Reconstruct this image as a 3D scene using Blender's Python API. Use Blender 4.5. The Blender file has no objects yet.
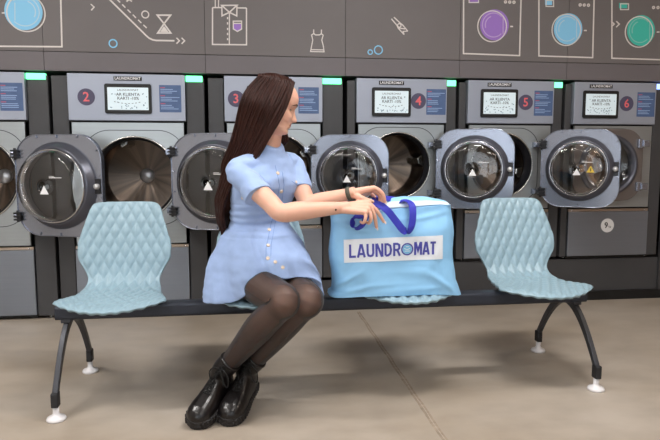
import bpy, math, random
from math import sin, cos, pi, radians, sqrt, atan2, exp
from mathutils import Vector, Matrix, noise
from mathutils.bvhtree import BVHTree
random.seed(4)
SC = bpy.context.scene
COL = SC.collection
V = Vector

# ------------------------------------------------------------------ materials
def lin(c):
    return tuple(((x/255)/12.92 if x/255 <= .04045 else ((x/255+.055)/1.055)**2.4) for x in c)

MATS = {}
def mat(name, rgb, rough=.5, metal=0., var=0., vscale=8., bump=0., bscale=60., emit=0., coat=0., trans=0., ior=1.45, stretch=None, sss=0., spec=None, sheen=0., aniso=0.):
    m = bpy.data.materials.new(name); m.use_nodes = True
    nt = m.node_tree; b = nt.nodes['Principled BSDF']
    c = lin(rgb)
    b.inputs['Base Color'].default_value = (*c, 1)
    b.inputs['Roughness'].default_value = rough
    b.inputs['Metallic'].default_value = metal
    b.inputs['IOR'].default_value = ior
    if coat: b.inputs['Coat Weight'].default_value = coat
    if trans: b.inputs['Transmission Weight'].default_value = trans
    if aniso: b.inputs['Anisotropic'].default_value = aniso
    if spec is not None: b.inputs['Specular IOR Level'].default_value = spec
    if sheen:
        b.inputs['Sheen Weight'].default_value = sheen; b.inputs['Sheen Roughness'].default_value = .4
    if sss:
        b.inputs['Subsurface Weight'].default_value = sss; b.inputs['Subsurface Radius'].default_value = (.012, .005, .003); b.inputs['Subsurface Scale'].default_value = 1
    if emit:
        b.inputs['Emission Color'].default_value = (*c, 1); b.inputs['Emission Strength'].default_value = emit
    if var or bump:
        tc = nt.nodes.new('ShaderNodeTexCoord'); mp = nt.nodes.new('ShaderNodeMapping')
        nt.links.new(tc.outputs['Object'], mp.inputs['Vector'])
        if stretch: mp.inputs['Scale'].default_value = stretch
        if var:
            n = nt.nodes.new('ShaderNodeTexNoise'); n.inputs['Scale'].default_value = vscale; n.inputs['Detail'].default_value = 6
            nt.links.new(mp.outputs['Vector'], n.inputs['Vector'])
            r = nt.nodes.new('ShaderNodeValToRGB')
            r.color_ramp.elements[0].position = .3; r.color_ramp.elements[1].position = .7
            r.color_ramp.elements[0].color = (*[x*(1-var) for x in c], 1)
            r.color_ramp.elements[1].color = (*[min(1, x*(1+var)) for x in c], 1)
            nt.links.new(n.outputs['Fac'], r.inputs['Fac']); nt.links.new(r.outputs['Color'], b.inputs['Base Color'])
        if bump:
            n2 = nt.nodes.new('ShaderNodeTexNoise'); n2.inputs['Scale'].default_value = bscale; n2.inputs['Detail'].default_value = 4
            nt.links.new(mp.outputs['Vector'], n2.inputs['Vector'])
            bp = nt.nodes.new('ShaderNodeBump'); bp.inputs['Strength'].default_value = bump; bp.inputs['Distance'].default_value = .004
            nt.links.new(n2.outputs['Fac'], bp.inputs['Height']); nt.links.new(bp.outputs['Normal'], b.inputs['Normal'])
    MATS[name] = m
    return m

mat('fascia', (106, 101, 101), .55, .0, var=.03, vscale=3, bump=.05, bscale=300)
mat('fascia_low', (104, 99, 102), .5, .0, var=.03, vscale=3)
mat('casing', (70, 70, 72), .5, .2, var=.05, vscale=5)
mat('black', (18, 18, 19), .5)
mat('gap', (8, 8, 9), .8)
mat('panel', (158, 164, 178), .42, .35, var=.02, vscale=4)
mat('sheet', (164, 169, 171), .36, .7, var=.03, vscale=3, bump=.03, bscale=80, stretch=(1, 1, 30))
mat('drawer', (138, 144, 154), .36, .7, var=.03, vscale=3, bump=.04, bscale=60, stretch=(1, 1, 40))
mat('drawer_edge', (186, 170, 155), .3, .8)
mat('steel', (196, 194, 190), .25, 1.0, bump=.03, bscale=40)
mat('chrome', (225, 225, 228), .1, 1.0)
mat('hubsteel', (214, 214, 216), .3, .6)
mat('doorplate', (158, 164, 178), .27, .8, var=.03, vscale=5)
mat('gasket', (92, 94, 104), .3, .5)
mat('gasket_dark', (38, 39, 44), .4)
mat('glass', (255, 255, 255), .0, 0, trans=1., ior=1.45)
mat('sticker_white', (240, 240, 242), .5)
mat('sticker_yellow', (222, 190, 70), .5)
mat('badge', (78, 74, 98), .5)
mat('badge_red', (222, 104, 110), .5)
mat('info_blue', (76, 98, 138), .45, var=.06, vscale=30)
mat('info_text', (150, 176, 214), .5)
mat('info_red', (180, 90, 110), .5)
mat('screen', (196, 210, 216), .3, emit=.42)
mat('screen_dot', (120, 150, 168), .4)
mat('screen_text', (60, 72, 80), .4)
mat('led_green', (110, 255, 170), .4, emit=2.2)
mat('led_blue', (150, 180, 255), .4, emit=2.)
mat('white_paint', (214, 208, 204), .5)
mat('icon_blue', (130, 196, 232), .5)
mat('icon_purple', (150, 112, 192), .5)
mat('icon_green', (62, 186, 170), .5)
mat('pale_blue', (176, 206, 226), .5)
mat('pale_purple', (186, 160, 206), .5)
mat('pale_green', (130, 196, 186), .5)
mat('seat', (142, 169, 182), .36, 0, var=.015, vscale=6)
mat('beam', (46, 50, 60), .4, .3)
mat('legmetal', (58, 60, 66), .4, .35)
mat('rubber', (34, 34, 37), .6)
mat('glide', (226, 224, 226), .35)
mat('bag', (146, 202, 244), .42, 0, var=.04, vscale=9, bump=.12, bscale=900)
mat('bag_zip', (214, 232, 246), .5)
mat('webbing', (52, 56, 176), .6, bump=.2, bscale=600)
mat('bag_print', (74, 76, 166), .5)
mat('bag_white', (232, 238, 246), .45)
mat('wall_paint', (200, 194, 186), .8)
mat('wall_brown', (128, 100, 76), .7)
mat('ceiling_paint', (214, 212, 208), .8)
mat('frame_dark', (60, 60, 62), .5)
mat('lamp_diffuser', (255, 250, 244), .5, emit=2.)

# polished concrete
def concrete():
    m = bpy.data.materials.new('concrete'); m.use_nodes = True; nt = m.node_tree; b = nt.nodes['Principled BSDF']
    tc = nt.nodes.new('ShaderNodeTexCoord')
    def N(scale, det, sx=1, sy=1):
        mp = nt.nodes.new('ShaderNodeMapping'); mp.inputs['Scale'].default_value = (sx, sy, 1)
        nt.links.new(tc.outputs['Object'], mp.inputs['Vector'])
        n = nt.nodes.new('ShaderNodeTexNoise'); n.inputs['Scale'].default_value = scale; n.inputs['Detail'].default_value = det
        nt.links.new(mp.outputs['Vector'], n.inputs['Vector']); return n
    n1 = N(.9, 5, 1, 1.6); n2 = N(5, 8, 1, 1.5); n3 = N(160, 2)
    r1 = nt.nodes.new('ShaderNodeValToRGB')
    r1.color_ramp.elements[0].position = .35; r1.color_ramp.elements[0].color = (*lin((162, 149, 133)), 1)
    r1.color_ramp.elements[1].position = .65; r1.color_ramp.elements[1].color = (*lin((180, 170, 158)), 1)
    nt.links.new(n1.outputs['Fac'], r1.inputs['Fac'])
    r2 = nt.nodes.new('ShaderNodeValToRGB')
    r2.color_ramp.elements[0].position = .3; r2.color_ramp.elements[0].color = (.82, .81, .80, 1)
    r2.color_ramp.elements[1].position = .6; r2.color_ramp.elements[1].color = (1.0, 1.0, 1.0, 1)
    nt.links.new(n2.outputs['Fac'], r2.inputs['Fac'])
    mx = nt.nodes.new('ShaderNodeMix'); mx.data_type = 'RGBA'; mx.blend_type = 'MULTIPLY'; mx.inputs[0].default_value = .8
    nt.links.new(r1.outputs['Color'], mx.inputs[6]); nt.links.new(r2.outputs['Color'], mx.inputs[7])
    mx2 = nt.nodes.new('ShaderNodeMix'); mx2.data_type = 'RGBA'; mx2.blend_type = 'MULTIPLY'; mx2.inputs[0].default_value = .25
    nt.links.new(mx.outputs[2], mx2.inputs[6]); nt.links.new(n3.outputs['Color'], mx2.inputs[7])
    nt.links.new(mx.outputs[2], b.inputs['Base Color'])
    b.inputs['Roughness'].default_value = .38
    b.inputs['Specular IOR Level'].default_value = .45
    rr = nt.nodes.new('ShaderNodeMapRange'); rr.inputs[3].default_value = .3; rr.inputs[4].default_value = .5
    nt.links.new(n2.outputs['Fac'], rr.inputs[0]); nt.links.new(rr.outputs[0], b.inputs['Roughness'])
    bp = nt.nodes.new('ShaderNodeBump'); bp.inputs['Strength'].default_value = .08; bp.inputs['Distance'].default_value = .01
    nt.links.new(n2.outputs['Fac'], bp.inputs['Height']); nt.links.new(bp.outputs['Normal'], b.inputs['Normal'])
    MATS['concrete'] = m
concrete()

# ------------------------------------------------------------------ mesh builder
ORG = {}
def worg(o):
    return ORG.get(o.name, V((0, 0, 0))) if o else V((0, 0, 0))

class MB:
    def __init__(s):
        s.v = []; s.f = []; s.m = []; s.sm = []
    def add(s, verts, faces, mi=0, smooth=False, M=None):
        k = len(s.v)
        s.v += [(M @ V(p)) if M is not None else V(p) for p in verts]
        s.f += [tuple(i+k for i in f) for f in faces]
        s.m += [mi]*len(faces); s.sm += [smooth]*len(faces)
        return s
    def box(s, lo, hi, mi=0, M=None):
        x0, y0, z0 = lo; x1, y1, z1 = hi
        vs = [(x0,y0,z0),(x1,y0,z0),(x1,y1,z0),(x0,y1,z0),(x0,y0,z1),(x1,y0,z1),(x1,y1,z1),(x0,y1,z1)]
        return s.add(vs, [(0,3,2,1),(4,5,6,7),(0,1,5,4),(1,2,6,5),(2,3,7,6),(3,0,4,7)], mi, False, M)
    def grid(s, fn, nu, nv, mi=0, smooth=True, closeu=False, M=None, capv=False):
        vs = []; fs = []
        for j in range(nv+1):
            for i in range(nu + (0 if closeu else 1)):
                vs.append(fn(i/nu, j/nv))
        w = nu if closeu else nu+1
        for j in range(nv):
            for i in range(nu):
                a = j*w+i; b = j*w+(i+1) % w if closeu else j*w+i+1
                fs.append((a, b, b+w, a+w))
        if capv:
            fs.append(tuple(reversed(range(w)))); fs.append(tuple(range(nv*w, nv*w+w)))
        return s.add(vs, fs, mi, smooth, M)
    def rings(s, rings, mi=0, smooth=True, cap=True, M=None, loop=False):
        n = len(rings[0]); vs = [p for r in rings for p in r]; fs = []
        R = len(rings)
        for j in range(R if loop else R-1):
            j2 = (j+1) % R
            for i in range(n):
                fs.append((j*n+i, j*n+(i+1) % n, j2*n+(i+1) % n, j2*n+i))
        if cap and not loop:
            fs.append(tuple(reversed(range(n)))); fs.append(tuple(range((R-1)*n, R*n)))
        return s.add(vs, fs, mi, smooth, M)
    def tube(s, pts, rad, n=12, mi=0, cap=True, flat=None, M=None, sub=1, round_end=False):
        pts = [V(p) for p in pts]
        if not hasattr(rad, '__len__'): rad = [rad]*len(pts)
        rad = list(rad)
        if sub > 1: pts, rad = spline(pts, rad, sub)
        if round_end:
            for end in (0, -1):
                p = pts[end]; q = pts[1] if end == 0 else pts[-2]; d = (p-q).normalized(); r = rad[end]
                ex = [(p + d*r*sin(a), r*cos(a)) for a in (.5, .95, 1.3)]
                if end == 0:
                    pts = [e[0] for e in reversed(ex)]+pts; rad = [e[1] for e in reversed(ex)]+rad
                else:
                    pts = pts+[e[0] for e in ex]; rad = rad+[e[1] for e in ex]
        t0 = (pts[1]-pts[0]).normalized()
        up = V((0, 0, 1)) if abs(t0.z) < .9 else V((0, 1, 0))
        if flat: up = V(flat[0])
        a = (up - t0*up.dot(t0)).normalized()
        rs = []
        for i, p in enumerate(pts):
            t = (pts[min(i+1, len(pts)-1)]-pts[max(i-1, 0)]).normalized()
            a = (a - t*a.dot(t)).normalized(); b = t.cross(a)
            fa = flat[1] if flat else 1; fb = flat[2] if flat else 1
            rs.append([p + a*rad[i]*fa*cos(2*pi*k/n) + b*rad[i]*fb*sin(2*pi*k/n) for k in range(n)])
        return s.rings(rs, mi, True, cap, M)
    def lathe(s, prof, n=48, M=None, mi=0, smooth=True, a0=0, a1=2*pi, cap=False):
        # profile (radius, height) turned about local z
        full = abs(a1-a0-2*pi) < 1e-6
        k = n if full else n+1
        rs = [[V((r*cos(a0+(a1-a0)*i/n), r*sin(a0+(a1-a0)*i/n), h)) for i in range(k)] for r, h in prof]
        vs = [p for r in rs for p in r]; fs = []
        for j in range(len(prof)-1):
            for i in range(n):
                i2 = (i+1) % k
                fs.append((j*k+i, j*k+i2, (j+1)*k+i2, (j+1)*k+i))
        if cap: fs.append(tuple(reversed(range(k)))); fs.append(tuple(range((len(prof)-1)*k, len(prof)*k)))
        return s.add(vs, fs, mi, smooth, M)
    def prism(s, outline, h, M=None, mi=0, smooth=False):
        n = len(outline)
        vs = [V((x, y, 0)) for x, y in outline]+[V((x, y, h)) for x, y in outline]
        fs = [tuple(reversed(range(n))), tuple(range(n, 2*n))]+[(i, (i+1) % n, n+(i+1) % n, n+i) for i in range(n)]
        return s.add(vs, fs, mi, smooth, M)
    def annulus(s, outer, inner, h, M=None, mi=0):
        # outer / inner: equal-length 2D loops; slab of thickness h
        n = len(outer)
        vs = [V((x, y, 0)) for x, y in outer]+[V((x, y, 0)) for x, y in inner]+[V((x, y, h)) for x, y in outer]+[V((x, y, h)) for x, y in inner]
        fs = []
        for i in range(n):
            j = (i+1) % n
            fs += [(i, n+i, n+j, j), (2*n+i, 2*n+j, 3*n+j, 3*n+i), (i, j, 2*n+j, 2*n+i), (n+i, 3*n+i, 3*n+j, n+j)]
        return s.add(vs, fs, mi, False, M)
    def strip(s, pts, w, h, M=None, mi=0, closed=False):
        # 2D polyline with width, mitred, extruded by h
        P_ = [V((x, y)) for x, y in pts]; n = len(P_); L = []; R = []
        for i in range(n):
            a = P_[(i-1) % n] if (closed or i > 0) else None; c = P_[(i+1) % n] if (closed or i < n-1) else None
            d1 = (P_[i]-a).normalized() if a is not None else None; d2 = (c-P_[i]).normalized() if c is not None else None
            d1 = d1 or d2; d2 = d2 or d1
            t = d1+d2
            t = t.normalized() if t.length > 1e-6 else d1
            nn = V((-t.y, t.x)); q = max(.35, nn.dot(V((-d1.y, d1.x))))
            L.append(P_[i]+nn*w/2/q); R.append(P_[i]-nn*w/2/q)
        vs = []
        for i in range(n): vs += [(L[i].x, L[i].y, 0), (R[i].x, R[i].y, 0), (L[i].x, L[i].y, h), (R[i].x, R[i].y, h)]
        fs = []
        for i in range(n if closed else n-1):
            a = 4*i; b = 4*((i+1) % n)
            fs += [(a+2, a+3, b+3, b+2), (a, b, b+1, a+1), (a, a+2, b+2, b), (a+1, b+1, b+3, a+3)]
        if not closed: fs += [(0, 1, 3, 2), (4*n-4, 4*n-2, 4*n-1, 4*n-3)]
        return s.add(vs, fs, mi, False, M)
    def text(s, body, size, M, mi=0, bold=0., sx=1., align='CENTER', fn=None, depth=0., fit=None):
        cu = bpy.data.curves.new('t', 'FONT'); cu.body = body; cu.size = size; cu.align_x = align; cu.align_y = 'CENTER'
        cu.offset = bold; cu.resolution_u = 2; cu.extrude = depth
        ob = bpy.data.objects.new('t', cu); COL.objects.link(ob)
        bpy.context.view_layer.update()
        me = ob.to_mesh()
        if fit:
            xs = [v.co.x for v in me.vertices]; sx = fit/(max(xs)-min(xs))
        vs = [V((v.co.x*sx, v.co.y, v.co.z)) for v in me.vertices]
        if fn: vs = [fn(p) for p in vs]
        fs = [tuple(p.vertices) for p in me.polygons]
        s.add(vs, fs, mi, False, M)
        ob.to_mesh_clear(); bpy.data.objects.remove(ob); bpy.data.curves.remove(cu)
        return s
    def mesh(s, name, org=V((0, 0, 0))):
        me = bpy.data.meshes.new(name)
        me.from_pydata([tuple(p-org) for p in s.v], [], s.f)
        me.polygons.foreach_set('material_index', s.m); me.polygons.foreach_set('use_smooth', s.sm)
        me.update(); return me
    def build(s, name, mats, parent=None, loc=None, bevel=0, fixn=True):
        org = worg(parent) if parent else (V(loc) if loc is not None else V((0, 0, 0)))
        me = s.mesh(name, org)
        if isinstance(mats, str): mats = [mats]
        for m in mats: me.materials.append(MATS[m])
        if fixn:
            import bmesh
            bm = bmesh.new(); bm.from_mesh(me); bmesh.ops.recalc_face_normals(bm, faces=bm.faces); bm.to_mesh(me); bm.free()
        o = bpy.data.objects.new(name, me); COL.objects.link(o)
        ORG[o.name] = org.copy()
        if parent: o.parent = parent
        else: o.location = org
        if bevel:
            b = o.modifiers.new('b', 'BEVEL'); b.width = bevel; b.segments = 2; b.limit_method = 'ANGLE'; b.angle_limit = radians(35)
        return o

def spline(pts, rad, sub):
    out = []; ro = []
    n = len(pts)
    for i in range(n-1):
        p0 = pts[max(i-1, 0)]; p1 = pts[i]; p2 = pts[i+1]; p3 = pts[min(i+2, n-1)]
        r0, r1, r2, r3 = rad[max(i-1, 0)], rad[i], rad[i+1], rad[min(i+2, n-1)]
        for k in range(sub):
            t = k/sub
            f = lambda a, b, c, d: .5*((2*b)+(c-a)*t+(2*a-5*b+4*c-d)*t*t+(3*b-a-3*c+d)*t**3)
            out.append(V(f(p0, p1, p2, p3)) if isinstance(p0, Vector) else f(p0, p1, p2, p3)); ro.append(f(r0, r1, r2, r3))
    out.append(pts[-1]); ro.append(rad[-1])
    return out, ro

def tag(o, label=None, cat=None, group=None, kind=None):
    if label: o['label'] = label
    if cat: o['category'] = cat
    if group: o['group'] = group
    if kind: o['kind'] = kind
    return o
def empty(name, loc, label, cat, group=None):
    o = bpy.data.objects.new(name, None); COL.objects.link(o); o.location = loc; o.empty_display_size = .1
    ORG[o.name] = V(loc)
    return tag(o, label, cat, group)

def rrect(w, h, r, n=8, cx=0, cy=0):
    out = []
    for qx, qy, a in ((1, 1, 0), (-1, 1, 90), (-1, -1, 180), (1, -1, 270)):
        for k in range(n+1):
            t = radians(a+90*k/n); out.append((cx+qx*(w/2-r)+r*cos(t), cy+qy*(h/2-r)+r*sin(t)))
    return out
def radial(outfn, n):
    return [outfn(2*pi*i/n) for i in range(n)]
def rr_at(w, h, r, a):
    # point of a rounded rectangle's outline in direction a
    dx, dy = cos(a), sin(a); lo, hi = 0, w+h
    for _ in range(40):
        m = (lo+hi)/2; x, y = abs(dx*m), abs(dy*m)
        qx, qy = x-(w/2-r), y-(h/2-r)
        inside = (qx <= 0 and y <= h/2) or (qy <= 0 and x <= w/2) or (qx > 0 and qy > 0 and qx*qx+qy*qy <= r*r)
        if inside: lo = m
        else: hi = m
    return (dx*lo, dy*lo)
def wallM(x, y, z):
    # local (x right, y up, z out towards the room) placed on a front facing -y
    return Matrix(((1, 0, 0, x), (0, 0, -1, y), (0, 1, 0, z), (0, 0, 0, 1)))
# ------------------------------------------------------------------ setting
W = 4.10
XL, XR, YF, CZ = -3.6, 5.2, -3.4, 3.05
tag(MB().box((XL, YF, -.05), (XR, 5.0, 0)).build('floor', 'concrete'), kind='structure')
tag(MB().box((XL, YF, CZ), (XR, 5.0, CZ+.1)).build('ceiling', 'ceiling_paint'), kind='structure')
tag(MB().box((XL-.1, YF, -.05), (XL, 5.0, CZ+.1)).build('wall_left', 'wall_paint'), kind='structure')
tag(MB().box((XR, YF, -.05), (XR+.1, 5.0, CZ+.1)).build('wall_right', 'wall_brown'), kind='structure')
# expansion joint of the slab
j = MB()
mat('joint', (152, 138, 122), .7, var=.3, vscale=30); mat('joint_line', (176, 164, 148), .6, var=.2, vscale=60)
def jx(y): return .7315 + .0015*sin(y*19) + .01*(y-2.8)/.75
pts = [(jx(-3.3+7.3*i/150), -3.3+7.3*i/150) for i in range(151)]
vs = []; fs = []
for i, (x, y) in enumerate(pts):
    w1 = .012+.005*noise.noise(V((y*9, 0, 0))); w2 = .012+.005*noise.noise(V((y*9, 5, 0)))
    vs += [(x-w1, y, .0006), (x+w2, y, .0006)]
    if i: fs.append((2*i-2, 2*i-1, 2*i+1, 2*i))
j.add(vs, fs, 0)
vs = []
for i, (x, y) in enumerate(pts): vs += [(x-.0018, y, .0012), (x+.0018, y, .0012)]
j.add(vs, fs, 1)
tag(j.build('trim_1', ['joint', 'joint_line']), kind='structure')

# fascia above the machines: a row of laminate panels
seams = [XL, -2.2, -1.215, -.237, .669, 1.449, 2.222, 3.1, 4.1, XR]
fm = MB()
for a, b in zip(seams[:-1], seams[1:]):
    fm.box((a+.0015, W-.02, 1.572), (b-.0015, W+.8, 1.686), 1)
    fm.box((a+.0015, W-.02, 1.690), (b-.0015, W+.8, CZ), 0)
fm.box((XL, W-.012, 1.575), (XR, W+.79, CZ), 2)
wall = fm.build('wall_back', ['fascia', 'fascia_low', 'gap']); tag(wall, kind='structure')
# plinth and the dark void behind the machines
tag(MB().box((.70, W+.02, 0), (XR, W+.75, .303)).build('baseboard_back', 'casing'), kind='structure')
tag(MB().box((XL, W+.84, 0), (XR, W+.9, 1.6)).build('wall_service', 'gap'), kind='structure')
tag(MB().box((.70, W-.005, 0.0), (XR, W+.02, .065)).build('trim_2', 'black'), kind='structure')
tag(MB().box((3.02, W+.0, .065), (XR, W+.02, 1.57)).build('trim_3', 'casing'), kind='structure')

tag(MB().box((XL, W+.0, .0), (-2.175, W+.02, 1.57)).build('trim_4', 'casing'), kind='structure')
ICONS = {
  'washing_machine_drawing': [
    ('line', [(-1.665, 2.175), (-1.693, 1.708), (-1.105, 1.717), (-1.096, 2.198)], 0.009, 'white', True),
    ('disc', (-1.319, 1.922), 0.1105, 'blue'),
    ('ring', (-1.305, 1.913), 0.11, 0.007, 'white', 0, 360),
    ('line', [(-1.366, 1.973), (-1.371, 1.867)], 0.0064, 'pale_blue', False),
    ('ring', (-1.314, 1.922), 0.086, 0.0064, 'pale_blue', 225, 495),
    ('ring', (-1.314, 1.922), 0.064, 0.007, 'pale_blue', -30, 70),
    ('line', [(-1.428, 1.91), (-1.444, 1.909)], 0.0083, 'white', False),
  ],
  'washing_machine_drawing#1': [
    ('line', [(1.464, 2.225), (1.475, 1.733), (1.874, 1.728), (1.871, 2.24)], 0.009, 'white', True),
    ('disc', (1.689, 1.927), 0.1015, 'purple'),
    ('ring', (1.672, 1.917), 0.1015, 0.007, 'white', 0, 360),
    ('line', [(1.748, 1.988), (1.751, 1.869)], 0.0064, 'pale_purple', False),
    ('ring', (1.682, 1.926), 0.079, 0.0064, 'pale_purple', 45, 315),
    ('ring', (1.682, 1.926), 0.0585, 0.007, 'pale_purple', 110, 200),
    ('line', [(1.801, 1.92), (1.82, 1.92)], 0.0083, 'white', False),
    ('ring', (1.762, 2.08), 0.007, 0.0077, 'white', 0, 360),
    ('ring', (1.792, 2.08), 0.007, 0.0077, 'white', 0, 360),
    ('ring', (1.822, 2.08), 0.0075, 0.0077, 'white', 0, 360),
    ('poly', [(1.508, 2.11), (1.568, 2.112), (1.569, 2.075), (1.509, 2.073)], 'purple'),
    ('line', [(1.505, 2.11), (1.571, 2.112), (1.572, 2.07), (1.506, 2.068)], 0.0064, 'white', True),
  ],
  'washing_machine_drawing#2': [
    ('line', [(1.995, 2.232), (2.014, 1.729), (2.41, 1.726), (2.399, 2.247)], 0.009, 'white', True),
    ('disc', (2.22, 1.915), 0.1045, 'blue'),
    ('ring', (2.207, 1.908), 0.1045, 0.007, 'white', 0, 360),
    ('line', [(2.279, 1.977), (2.285, 1.856)], 0.0064, 'pale_blue', False),
    ('ring', (2.212, 1.915), 0.0815, 0.0064, 'pale_blue', 45, 315),
    ('ring', (2.212, 1.915), 0.0605, 0.007, 'pale_blue', 110, 200),
    ('line', [(2.337, 1.908), (2.357, 1.908)], 0.0083, 'white', False),
    ('ring', (2.301, 2.078), 0.0075, 0.0077, 'white', 0, 360),
    ('ring', (2.331, 2.078), 0.007, 0.0077, 'white', 0, 360),
    ('ring', (2.362, 2.078), 0.0075, 0.0077, 'white', 0, 360),
    ('poly', [(2.044, 2.106), (2.095, 2.107), (2.096, 2.071), (2.046, 2.069)], 'blue'),
    ('line', [(2.052, 2.099), (2.106, 2.101), (2.108, 2.061), (2.053, 2.06)], 0.0064, 'white', True),
  ],
  'washing_machine_drawing#3': [
    ('line', [(2.528, 2.239), (2.554, 1.725), (2.984, 1.722), (2.965, 2.255)], 0.009, 'white', True),
    ('disc', (2.765, 1.919), 0.105, 'green'),
    ('ring', (2.75, 1.909), 0.1045, 0.007, 'white', 0, 360),
    ('line', [(2.826, 1.983), (2.833, 1.86)], 0.0064, 'pale_green', False),
    ('ring', (2.757, 1.919), 0.082, 0.0064, 'pale_green', 45, 315),
    ('ring', (2.757, 1.919), 0.061, 0.007, 'pale_green', 110, 200),
    ('line', [(2.885, 1.912), (2.905, 1.913)], 0.0083, 'white', False),
    ('ring', (2.85, 2.078), 0.0075, 0.0077, 'white', 0, 360),
    ('ring', (2.884, 2.079), 0.0075, 0.0077, 'white', 0, 360),
    ('ring', (2.917, 2.079), 0.0075, 0.0077, 'white', 0, 360),
    ('poly', [(2.589, 2.1), (2.649, 2.102), (2.651, 2.067), (2.591, 2.065)], 'green'),
    ('line', [(2.6, 2.095), (2.66, 2.097), (2.662, 2.058), (2.602, 2.056)], 0.0064, 'white', True),
  ],
  'flow_line_drawing': [
    ('line', [(-0.924, 1.978), (-0.905, 1.961), (-0.923, 1.941)], 0.007, 'white', False),
    ('line', [(-0.844, 2.042), (-0.617, 1.816), (-0.599, 1.798), (-0.582, 1.783), (-0.561, 1.773), (-0.539, 1.769), (-0.426, 1.77)], 0.0096, 'white', False),
    ('line', [(-0.767, 2.011), (-0.749, 1.994)], 0.0077, 'white', False),
    ('line', [(-0.737, 1.982), (-0.719, 1.964)], 0.0077, 'white', False),
    ('line', [(-0.706, 1.952), (-0.688, 1.934)], 0.0077, 'white', False),
    ('line', [(-0.675, 1.922), (-0.657, 1.904)], 0.0077, 'white', False),
    ('line', [(-0.644, 1.892), (-0.626, 1.874)], 0.0077, 'white', False),
    ('line', [(-0.613, 1.862), (-0.594, 1.844)], 0.0077, 'white', False),
    ('ring', (-0.6, 1.926), 0.021, 0.007, 'white', 0, 360),
    ('line', [(-0.711, 2.001), (-0.695, 2.014), (-0.678, 2.002)], 0.009, 'white', False),
    ('line', [(-0.413, 1.788), (-0.395, 1.771), (-0.414, 1.752)], 0.0077, 'white', False),
    ('line', [(-0.381, 1.789), (-0.363, 1.771), (-0.382, 1.752)], 0.0077, 'white', False),
  ],
  'hourglass_drawing': [
    ('line', [(-0.527, 1.924), (-0.446, 1.926), (-0.487, 1.873)], 0.0096, 'white', True),
    ('line', [(-0.487, 1.873), (-0.527, 1.815), (-0.447, 1.817)], 0.0096, 'white', True),
    ('poly', [(-0.488, 1.859), (-0.513, 1.822), (-0.461, 1.823)], 'white'),
  ],
  'bubble_drawing': [
    ('ring', (-0.8, 1.744), 0.0235, 0.0077, 'blue', 0, 360),
  ],
  'bubble_drawing#1': [
    ('ring', (0.834, 1.728), 0.0145, 0.007, 'blue', 0, 360),
    ('ring', (0.889, 1.743), 0.0265, 0.007, 'blue', 0, 360),
  ],
  'shirt_drawing': [
    ('line', [(-0.185, 1.981), (-0.129, 1.983)], 0.0077, 'white', False),
    ('line', [(-0.032, 1.984), (0.028, 1.985)], 0.0077, 'white', False),
    ('line', [(-0.185, 1.981), (-0.19, 1.753), (0.025, 1.756), (0.028, 1.985)], 0.0083, 'white', False),
    ('line', [(-0.08, 1.955), (-0.127, 1.996), (-0.032, 2.0)], 0.0083, 'white', True),
    ('line', [(-0.127, 1.996), (-0.127, 1.932), (-0.08, 1.955), (-0.034, 1.934), (-0.032, 2.0)], 0.0083, 'white', False),
    ('line', [(-0.08, 1.954), (-0.084, 1.755)], 0.007, 'white', False),
    ('line', [(-0.092, 1.925), (-0.092, 1.912)], 0.0077, 'white', False),
    ('line', [(-0.093, 1.893), (-0.093, 1.88)], 0.0077, 'white', False),
    ('line', [(-0.093, 1.858), (-0.093, 1.845)], 0.0077, 'white', False),
    ('line', [(-0.094, 1.827), (-0.094, 1.814)], 0.0077, 'white', False),
    ('line', [(-0.094, 1.794), (-0.094, 1.782)], 0.0077, 'white', False),
    ('poly', [(-0.055, 1.884), (-0.007, 1.885), (-0.007, 1.853), (-0.032, 1.841), (-0.055, 1.853)], 'purple'),
    ('line', [(-0.057, 1.901), (-0.004, 1.903), (-0.005, 1.853), (-0.032, 1.838), (-0.057, 1.853)], 0.007, 'white', True),
    ('line', [(-0.057, 1.887), (-0.004, 1.889)], 0.0064, 'white', False),
    ('line', [(-0.168, 1.982), (-0.167, 2.053)], 0.0064, 'white', False),
    ('line', [(-0.148, 1.983), (-0.146, 2.066)], 0.0064, 'white', False),
  ],
  'tank_top_drawing': [
    ('line', [(0.459, 1.863), (0.459, 1.838), (0.471, 1.829), (0.497, 1.83), (0.509, 1.838), (0.51, 1.864)], 0.0064, 'white', False),
    ('line', [(0.459, 1.838), (0.445, 1.828), (0.453, 1.797), (0.445, 1.758), (0.438, 1.723), (0.527, 1.723), (0.522, 1.76), (0.512, 1.798), (0.521, 1.829), (0.509, 1.838)], 0.0064, 'white', False),
    ('line', [(0.44, 1.735), (0.525, 1.735)], 0.0064, 'white', False),
  ],
  'clothes_peg_drawing': [
    ('line', [(0.975, 1.946), (1.014, 1.904), (1.021, 1.888), (1.063, 1.846)], 0.007, 'white', False),
    ('line', [(0.992, 1.957), (1.034, 1.921), (1.051, 1.909), (1.087, 1.87)], 0.007, 'white', False),
    ('line', [(1.063, 1.846), (1.055, 1.867), (1.087, 1.87)], 0.0064, 'white', False),
    ('ring', (1.029, 1.905), 0.0115, 0.0064, 'white', 0, 360),
    ('line', [(1.027, 1.889), (1.068, 1.883)], 0.0064, 'white', False),
  ],
  'chevron_drawing': [
    ('line', [(2.537, 1.976), (2.56, 1.957), (2.539, 1.936)], 0.0077, 'white', False),
    ('line', [(2.574, 1.977), (2.598, 1.958), (2.576, 1.937)], 0.0077, 'white', False),
  ],
}

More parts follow.
